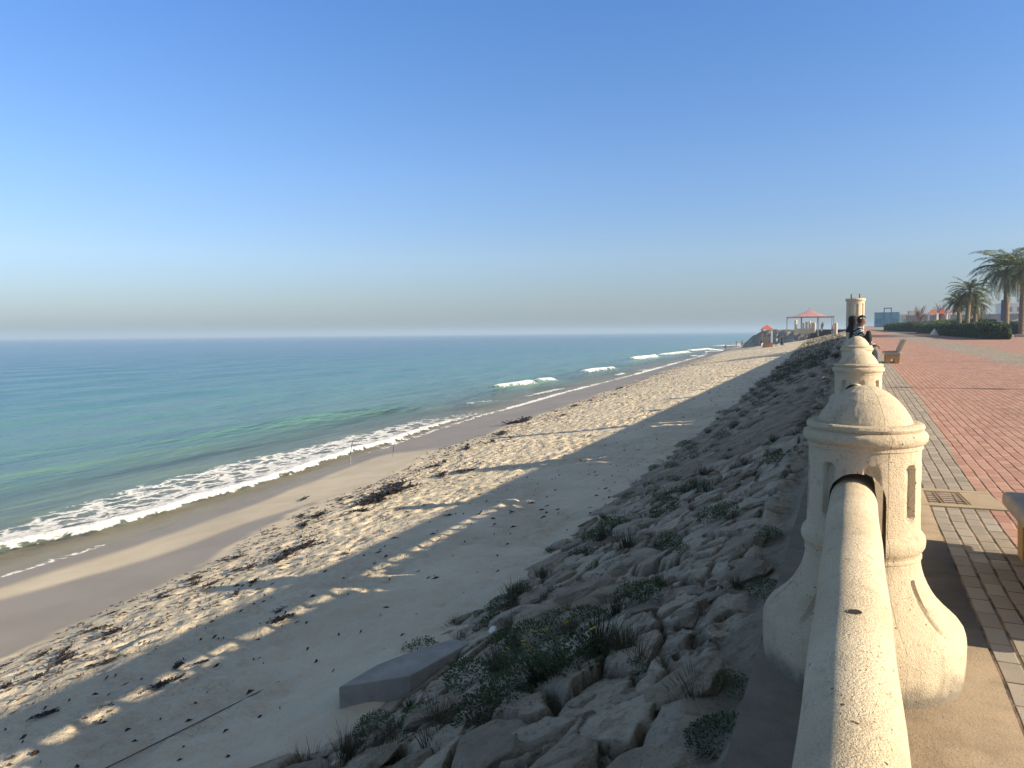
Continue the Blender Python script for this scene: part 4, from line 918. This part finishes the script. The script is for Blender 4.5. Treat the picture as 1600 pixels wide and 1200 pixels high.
# ------------------------------------------------------------------ rocky headland
def build_headland():
    # outline in plan: spit running seaward from the promenade
    n_u, n_v = 150, 70
    u = np.linspace(0, 1, n_u); v = np.linspace(0, 1, n_v); U, Vv = np.meshgrid(u, v, indexing='ij')
    # long axis from (-2,165) to (-40,190); v crosses it
    ax = -1 - 24 * U; ay = 178 + 12 * U; hw = itp(U, [(0, 20), (.25, 19), (.5, 16), (.8, 9), (1, 1)])
    nx, ny = -.60, -.80
    s = (Vv * 2 - 1); X = ax - nx * s * hw * 1.0; Y = ay - ny * s * hw
    top = itp(U, [(0, 1.9), (.5, 2.0), (.6, 1.6), (.75, .1), (.9, -2.2), (1, -4.2)])
    prof = 1 - sstep(.40, 1.0, np.abs(s)); base = -3.9
    Z = base + (top - base) * np.clip(prof * 1.05, 0, 1)
    f1, f2, idv, _, _ = worley(X * .55, Y * .55, 120); Z += (sstep(.03, .3, f2 - f1) * (.2 + .5 * idv) + .25 * fbm(X, Y, 121, 3)) * np.clip((1 - prof) * 4, 0, 1) * 1.0
    me = npmesh('rock_headland', np.stack([X, Y, Z], -1).reshape(-1, 3), gridfaces(n_u, n_v), False)
    if me.polygons[n_v * 20 + n_v // 2].normal.z < 0: me.flip_normals()
    return tag(link('rock_headland', me, simple('headland_rock', (.27, .245, .21), .95, .35, .8, .15, .1, False)), kind='structure')
build_headland()
# pavilion on the headland
px0, py0 = -8.3, 165.0; pz0 = 2.0
pv = empty('pavilion', (px0, py0, pz0), .08, 'open pavilion with a peaked pinkish tent roof on thin grey posts, on the headland', 'pavilion')
def tent():
    n = 12; V = []; F = []
    for i in range(n + 1):
        r = i / n; z = 2.45 + 1.65 * (1 - r) ** 1.55
        for k in range(32):
            t = 2 * math.pi * k / 32; m = max(abs(math.cos(t)), abs(math.sin(t))); e = .82 + .18 * (1 / m - 1) / .4142
            q = r * 3.0 * (1 / m) * (1 if abs(math.sin(t)) > 2 else 1) * (1 if r < .99 else 1); dip = -.12 * r * (1 - abs(math.cos(2 * t)))
            V.append((q * math.cos(t) * 1.42, q * math.sin(t), z + dip))
    for i in range(n):
        for k in range(32): F.append((i * 32 + k, i * 32 + (k + 1) % 32, (i + 1) * 32 + (k + 1) % 32, (i + 1) * 32 + k))
    me = bpy.data.meshes.new('roof'); me.from_pydata(V, [], F); me.polygons.foreach_set('use_smooth', np.ones(len(F), bool)); return me
link('roof', tent(), PINK, pv)
MB().tube([(0, 0, 3.9), (0, 0, 4.5)], .05, 6).build('finial', GREYM, pv)
for a in (-4.4, -1.6, 1.6, 4.4):
    for b in (-3.0, 3.0): MB().tube([(a, b, -1.4), (a, b, 2.5)], .07, 8).build('post', GREYM, pv)
MB().box(-4.5, 4.5, -3.08, -2.95, 2.42, 2.56).box(-4.5, 4.5, 2.95, 3.08, 2.42, 2.56).box(-4.5, -4.37, -2.9, 2.9, 2.42, 2.56).box(4.37, 4.5, -2.9, 2.9, 2.42, 2.56).build('ring_beam', GREYM, pv)
wl = MB().box(-10.9, -7.0, 159.7, 160.0, 1.25, 2.15).build('low_wall', CREAM, bevel=.05); tag(wl, 'low cream wall in front of the tent roofed pavilion', 'wall')
PO = MB().lathe([(.20, 0), (.20, 1.55), (.24, 1.57), (.24, 1.66), (.17, 1.72), (.10, 1.86), (0, 1.9)], 14).mesh('post', smooth=True)
for x, y, z, s, lb in [(-10.6, 159.2, 1.6, 1.25, 'stout cream post at the left end of the low wall'), (-9.2, 159.2, 1.7, .95, 'cream post on the low wall, second from the left'), (-8.6, 159.3, 1.7, 1.05, 'cream post on the low wall, third from the left'), (-8.0, 159.2, 1.7, 1.05, 'cream post on the low wall, third from the right'), (-7.5, 159.3, 1.7, .95, 'cream post on the low wall, second from the right'), (-7.1, 159.2, 1.7, .9, 'cream post at the right end of the low wall'), (-3.05, 152.0, .7, 1.35, 'tall cream post by itself between pavilion and tall pillar'), (-5.8, 158, 1.6, .7, 'short cream post right of the pavilion wall')]:
    o = link('stone_post', PO, CREAM if not PO.materials else None); o.location = (x, y, z); o.scale = (s, s, s); tag(o, lb, 'post', 'cream stone posts at the headland')
standing('person in dark clothes standing right of the pavilion posts', -5.6, 157.5, 1.62, [SKIN, BLACK, GREYCL, BLACK], 1.75, .4)
standing('person in a reddish top beside the lone cream post', -3.55, 151.5, 1.0, [SKIN, PINKCL, BLUECL, BLACK], 1.7, .4)

# ------------------------------------------------------------------ hedges and palms
def leafbox(x0, x1, z1, L, n, seed):
    """hedge of length L along local y, built of many small leaves round a dark core"""
    rg = np.random.default_rng(seed); u = rg.random((n, 3)); face = rg.random(n)
    hx = (x1 - x0) / 2; P = np.stack([(u[:, 0] * 2 - 1) * hx, u[:, 1] * L, u[:, 2] * z1], 1)
    top = face < .35; P[top, 2] = z1; f = (face >= .35) & (face < .62); P[f, 0] = -hx; f = (face >= .62) & (face < .80); P[f, 0] = hx; f = (face >= .8) & (face < .9); P[f, 1] = 0; f = face >= .9; P[f, 1] = L
    cx = np.array([0, L / 2, z1 * .5]); q = (P - cx) / np.array([hx, L / 2, z1 * .5]); 
    k = (np.abs(q) ** 5).sum(1) ** .2; P = cx + (P - cx) / np.maximum(k, 1)[:, None]            # round the corners
    P += np.stack([fbm(P[:, 1] * .9 + seed, P[:, 2] * .9, 3, 3) * .16, fbm(P[:, 0] * .9, P[:, 2], 4, 2) * .16, fbm(P[:, 0] * .8, P[:, 1] * .8 + seed, 5, 3) * .20], 1) + rg.normal(0, .045, (n, 3))
    d = rg.normal(0, 1, (n, 3)); d /= np.linalg.norm(d, axis=1)[:, None]; e = np.cross(d, rg.normal(0, 1, (n, 3))); e /= np.linalg.norm(e, axis=1)[:, None]
    l = rg.uniform(.06, .15, (n, 1)); V = np.concatenate([P - d * l, P + e * l * .5, P + d * l, P - e * l * .5]); i = np.arange(n); return npmesh('leaves', V, np.stack([i, i + n, i + 2 * n, i + 3 * n], 1))
def hedge(x, y, L, w, h, rz, label, seed, dens=420):
    e = empty('hedge', (x, y, float(pz(y))), rz, label, 'hedge', 'clipped hedges along the promenade')
    link('leaves', leafbox(-w / 2, w / 2, h, L, int(dens * L), seed), HEDGE, e)
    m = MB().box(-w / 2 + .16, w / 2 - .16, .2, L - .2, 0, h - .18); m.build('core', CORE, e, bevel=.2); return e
ang = math.atan2(4.1, 50)
hedge(11.8, 75.5, 26, 1.5, 1.45, ang, 'nearest clipped hedge, its rounded end at the right on the paving', 1)
hedge(10.75, 104, 22, 1.5, 1.4, ang, 'second clipped hedge, beyond the gap with the grey block', 2, 300)
hedge(8.7, 130, 34, 1.5, 1.5, ang, 'farthest clipped hedge, at the left below the turquoise building', 3, 220)
hedge(17.6, 101, 22, 1.8, 1.4, ang * .4, 'clipped hedge on the raised bed behind the nearest hedge end, at the right edge', 4, 300)
hedge(15.6, 112, 60, 2.5, 2.0, ang, 'long hedge behind the front row, under the palms', 5, 160)
kb = MB().box(14.4, 30, 86.6, 87.2, .75, 1.15).build('low_wall', simple('bed_kerb', (.42, .37, .30), .9), bevel=.03); tag(kb, 'low grey kerb wall of the planted bed at the right edge', 'wall')
tag(MB().box(-.7, .7, -.3, .3, 0, .85).build('planter_block', FENCEG, bevel=.04), 'plain grey block standing in the gap between two hedges', 'block').location = (11.3, 101.8, float(pz(102)))
wb = empty('white_sack', (9.15, 106, float(pz(106))), 0, 'white lumpy sack on the paving in front of the hedge', 'sack')
wb.scale = (.75, .75, .75)
MB().lathe([(.55, -.02), (.60, .10), (.48, .35), (.30, .62), (.16, .85), (.12, .95), (0, .98)], 16).build('body', WHITE, wb, smooth=True); MB().lathe([(.18, .84), (.20, .87), (.18, .90)], 12).build('tie', ROPE, wb)

def frond(L, az, el0, droop, rg, V, F, nleaf=26, wl=.5):
    p = Vector((0, 0, 0)); d = Vector((math.cos(az) * math.cos(el0), math.sin(az) * math.cos(el0), math.sin(el0))); N = 12; pts = []; e = el0
    for s in range(N + 1):
        pts.append(p.copy()); e -= droop / N * (1 + s / N); d = Vector((math.cos(az) * math.cos(e), math.sin(az) * math.cos(e), math.sin(e))); p = p + d * (L / N)
    side = Vector((-math.sin(az), math.cos(az), 0))
    k = len(V)
    for s, q in enumerate(pts):
        w = .05 * (1 - s / N * .8); V += [tuple(q - side * w), tuple(q + side * w)]
    F += [(k + 2 * s, k + 2 * s + 1, k + 2 * s + 3, k + 2 * s + 2) for s in range(N)]
    for j in range(nleaf):
        t = .16 + .84 * j / nleaf; f = t * N; i = min(N - 1, int(f)); q = pts[i].lerp(pts[i + 1], f - i); ax = (pts[i + 1] - pts[i]).normalized(); nrm = side.cross(ax)
        l = wl * (math.sin(math.pi * min(1, t * .9 + .12)) * .85 + .25) * rg.uniform(.8, 1.15)
        for sg in (-1, 1):
            dd = (side * sg * .75 + ax * .75 + nrm * rg.uniform(-.05, .45) + Vector((0, 0, -.04))).normalized(); wv = ax * .035; k = len(V)
            V += [tuple(q - wv), tuple(q + wv), tuple(q + dd * l * .6 + wv * .8 + Vector((0, 0, -.02))), tuple(q + dd * l + Vector((0, 0, -.10 * l)))]; F.append((k, k + 1, k + 2, k + 3))
def palm(x, y, h, cr, label, seed, zb=None, nf=46):
    rg = random.Random(seed); e = empty('palm_tree', (x, y, float(pz(y)) if zb is None else zb), 0, label, 'palm tree', 'date palms beside the promenade')
    pts = []; rad = []; n = 26; lx, ly = rg.uniform(-.25, .25), rg.uniform(-.2, .2)
    for i in range(n + 1):
        t = i / n; pts.append((lx * t * t, ly * t * t, h * t - .1)); rad.append((.30 - .08 * t + (.10 * sstep(.86, 1, t)) + .03 * (i % 2)) * (h / 7) ** .3)
    MB().tube(pts, rad, 12).build('trunk', BARK, e)
    V = []; F = []; V2 = []; F2 = []
    for i in range(nf):
        az = i * 2.39996 + rg.uniform(-.2, .2); q = i / nf; el = R(78) - R(105) * q ** .9 + rg.uniform(-.12, .12)
        frond(cr * rg.uniform(.88, 1.12), az, el, .85 + rg.uniform(-.15, .45), rg, V, F, 26, cr * .17)
    for i in range(10):
        frond(cr * rg.uniform(.5, .75), rg.uniform(0, 6.28), R(-35) + rg.uniform(-.2, .2), .75, rg, V2, F2, 18, cr * .13)
    c = link('crown', pmesh('crown', V, F, FROND), None, e); c.location = (lx, ly, h - .05)
    d = link('dead_fronds', pmesh('dead_fronds', V2, F2, DRYFR), None, e); d.location = (lx, ly, h - .15)
    return e
palm(11.25, 101, 4.0, 2.0, 'shortest palm on the left of the palm group', 1)
palm(11.75, 99, 5.1, 2.7, 'second palm from the left with a tall narrow crown', 2)
palm(13.35, 105, 3.9, 2.4, 'low palm with a yellowish crown between two taller palms', 3)
palm(14.9, 95, 7.2, 4.2, 'tall palm with a big drooping crown, fourth from the left', 4, nf=60)
palm(15.8, 92, 6.9, 4.1, 'tallest palm at the right edge of the frame', 5, nf=60)
# lamps outside the frame: their shadows cross the paving and the sand
def lamp(x, y, h, label):
    e = empty('lamp_post', (x, y, float(pz(y))), 0, label, 'lamp post', 'lamp posts on the promenade'); MB().lathe([(.16, 0), (.16, .5), (.09, .6), (.06, h), (0, h)], 12).build('pole', GREYM, e)
    MB().tube([(-1.0, 0, h - .1), (0, 0, h), (1.0, 0, h - .1)], .05, 8).build('arm', GREYM, e)
    for s in (-1, 1): MB().lathe([(.0, h - .34), (.16, h - .28), (.14, h - .12), (.03, h - .08)], 12, (s, 0)).build('lantern', WHITE, e)
lamp(13.0, 36.0, 5.4, 'lamp post on the landward side whose shadow crosses the far paving'); lamp(12.0, 22.2, 4.2, 'lower lamp post on the landward side nearer the camera')
lp = empty('lamp_post', (10.2, 205, float(pz(205))), 0, 'small distant lamp post with a white base left of the hedges', 'lamp post'); MB().tube([(0, 0, 0), (0, 0, 3.6)], .09, 8).build('pole', GREYM, lp); MB().lathe([(.6, 0), (.6, .8), (.35, 1.0), (0, 1.02)], 12).build('base', WHITE, lp)

# ------------------------------------------------------------------ far buildings and playground
bb = empty('turquoise_building', (9.15, 250, 2.9), 0, 'long turquoise building with a square arch frame on its roof', 'building')
MB().box(-3.5, 3.0, -2, 3, -.5, 3.9).build('wall', BLUEG, bb)
MB().box(-3.6, 3.1, -2.1, 3.1, 3.905, 4.05).build('roof', BLUEF, bb)
MB().box(-1.15, -.9, -2.35, -2.12, -.5, 5.1).box(.75, 1.0, -2.35, -2.12, -.5, 5.1).box(-1.15, 1.0, -2.35, -2.12, 5.101, 5.4).build('arch_frame', BLUEF, bb)
MB().box(3.01, 4.0, -1.5, 1.5, -.5, 2.6).build('annex', simple('pale_blue', (.30, .44, .48), .7), bb)
for x in (-2.9, -2.0, 1.5, 2.3): MB().box(x - .28, x + .28, -2.06, -2.01, .8, 2.2).build('window', BLUEF, bb)
def playhouse(x, y, w, h, label, roofm, seed):
    e = empty('play_structure', (x, y, float(pz(y))), 0, label, 'playground', 'red and orange play structures')
    for a in (-w, w):
        for b in (-w, w): MB().tube([(a, b, 0), (a, b, h)], .09, 8).build('post', WHITE, e)
    MB().add([(-w * 1.15, -w * 1.15, h), (w * 1.15, -w * 1.15, h), (w * 1.15, w * 1.15, h), (-w * 1.15, w * 1.15, h), (0, 0, h + .95)], [(0, 1, 4), (1, 2, 4), (2, 3, 4), (3, 0, 4), (3, 2, 1, 0)]).build('roof', roofm, e)
    MB().box(-w, w, -w, w, .7, .85).box(-w, w, -w - .05, -w + .02, .86, 1.45).build('deck', RED, e)
    MB().prism([(0, .85), (2.4, .1), (2.4, .25), (.1, 1.0)], 'y', -.35, .35).build('slide', ORANGE, e).location = (w, 0, 0)
playhouse(14.3, 170, .75, 3.2, 'orange roofed play structure on white posts, leftmost of three', ORANGE, 1)
playhouse(16.1, 172, .8, 3.1, 'red roofed play structure on white posts, middle of three', RED, 2)
playhouse(18.2, 173, .75, 3.3, 'red peaked play structure on white posts, rightmost of three', RED, 3)
fw = empty('panel_fence', (10.8, 190, float(pz(190))), 0, 'long grey panel fence behind the playground and palms', 'fence')
for k in range(14): MB().box(k * 3.2, k * 3.2 + 3.05, 0, .12, .0, 3.0).build('panel', FENCEG, fw)
for k in range(15): MB().box(k * 3.2 - .12, k * 3.2 - .01, -.08, .2, 0, 3.25).build('post', WHITE if k % 3 == 1 else FENCEG, fw)
def villa(x, y, w, d, h, label, m):
    e = empty('villa', (x, y, float(pz(y))), .1, label, 'house', 'pale houses in the haze'); MB().box(-w / 2, w / 2, -d / 2, d / 2, 0, h).build('wall', m, e); MB().box(-w / 2 - .2, w / 2 + .2, -d / 2 - .2, d / 2 + .2, h + .003, h + .35).box(-w * .2, w * .25, -d * .2, d * .2, h + .36, h + 1.6).build('roof', m, e)
    for k in range(max(2, int(w / 2.4))):
        for fl in range(int(h / 3)): MB().box(-w / 2 + .8 + k * 2.3, -w / 2 + 1.9 + k * 2.3, -d / 2 - .05, -d / 2 + .02, .9 + fl * 3, 2.3 + fl * 3).build('window', FENCEG, e)
villa(19, 290, 10, 8, 3.6, 'pale two storey house just right of the turquoise building', CREAM); villa(47, 260, 16, 9, 6.2, 'wide white house seen between the palm trunks', WHITE); villa(66, 300, 14, 9, 6.8, 'pale house behind the right hand palms', CREAM)
def bare_tree(x, y, h, seed, label):
    rg = random.Random(seed); e = empty('bare_tree', (x, y, float(pz(y))), 0, label, 'tree', 'reddish bare trees behind the playground'); MB().tube([(0, 0, 0), (.1, 0, h * .5)], [.14, .08], 7).build('trunk', REDTREE, e); m = MB()
    for i in range(70):
        z = h * rg.uniform(.25, .6); a = rg.uniform(0, 6.28); r = h * rg.uniform(.12, .3); p0 = Vector((.05, 0, z)); p1 = p0 + Vector((math.cos(a) * r * .5, math.sin(a) * r * .5, h * .18)); p2 = p1 + Vector((math.cos(a + .5) * r * .5, math.sin(a + .5) * r * .5, h * rg.uniform(.1, .25))); m.tube([p0, p1, p2], [.05, .035, .02], 4)
    m.build('crown', REDTREE, e)
bare_tree(12.7, 180, 5.2, 1, 'reddish bare tree at the left end of the play structures'); bare_tree(16.8, 182, 5.8, 2, 'reddish bare tree behind the middle play structure'); bare_tree(24, 184, 5.0, 3, 'reddish bare tree left of the palm trunks'); bare_tree(33, 186, 5.4, 4, 'reddish bare tree between the tall palm trunks')
sg = empty('banner_sign', (19.85, 128, float(pz(128))), 0, 'tall plain dark blue banner sign between the two tallest palms', 'sign'); MB().tube([(0, 0, 0), (0, 0, 4.6)], .08, 8).build('pole', GREYM, sg); MB().box(-.45, .45, -.05, .05, 1.6, 4.6).build('panel', SIGNB, sg)
def far_car(x, y, label, m):
    e = empty('parked_car', (x, y, float(pz(y)) + .75), 0, label, 'car'); MB().prism([(-2.1, .35), (2.1, .35), (2.1, .8), (1.3, .95), (.7, 1.45), (-.9, 1.45), (-1.6, .95), (-2.1, .9)], 'y', -.85, .85).build('body', m, e, bevel=.05)
    MB().prism([(1.2, .97), (.68, 1.38), (-.86, 1.38), (-1.45, .97)], 'y', -.87, .87).build('window', BLACK, e)
    for a in (-1.3, 1.3):
        for b in (-.8, .8): MB().tube([(a, b - .1, .33), (a, b + .1, .33)], .33, 14).build('wheel', BLACK, e)
far_car(26.6, 150, 'white car parked behind the hedges between palm trunks', WHITE)

# ------------------------------------------------------------------ haze
HAZE = True
if HAZE:
    hz = MB().box(-9500, 6500, -1500, 9600, -7.5, 22).build('haze', None); hm = bpy.data.materials.new('haze_air'); hm.use_nodes = True; t = hm.node_tree; t.nodes.clear()
    o = t.nodes.new('ShaderNodeOutputMaterial'); v = t.nodes.new('ShaderNodeVolumePrincipled'); v.inputs['Color'].default_value = (.47, .64, .83, 1); v.inputs['Density'].default_value = .0006; v.inputs['Anisotropy'].default_value = .0
    t.links.new(v.outputs[0], o.inputs['Volume']); hz.data.materials.append(hm); tag(hz, kind='stuff', label='pale even haze over the sea and the far shore', cat='haze')
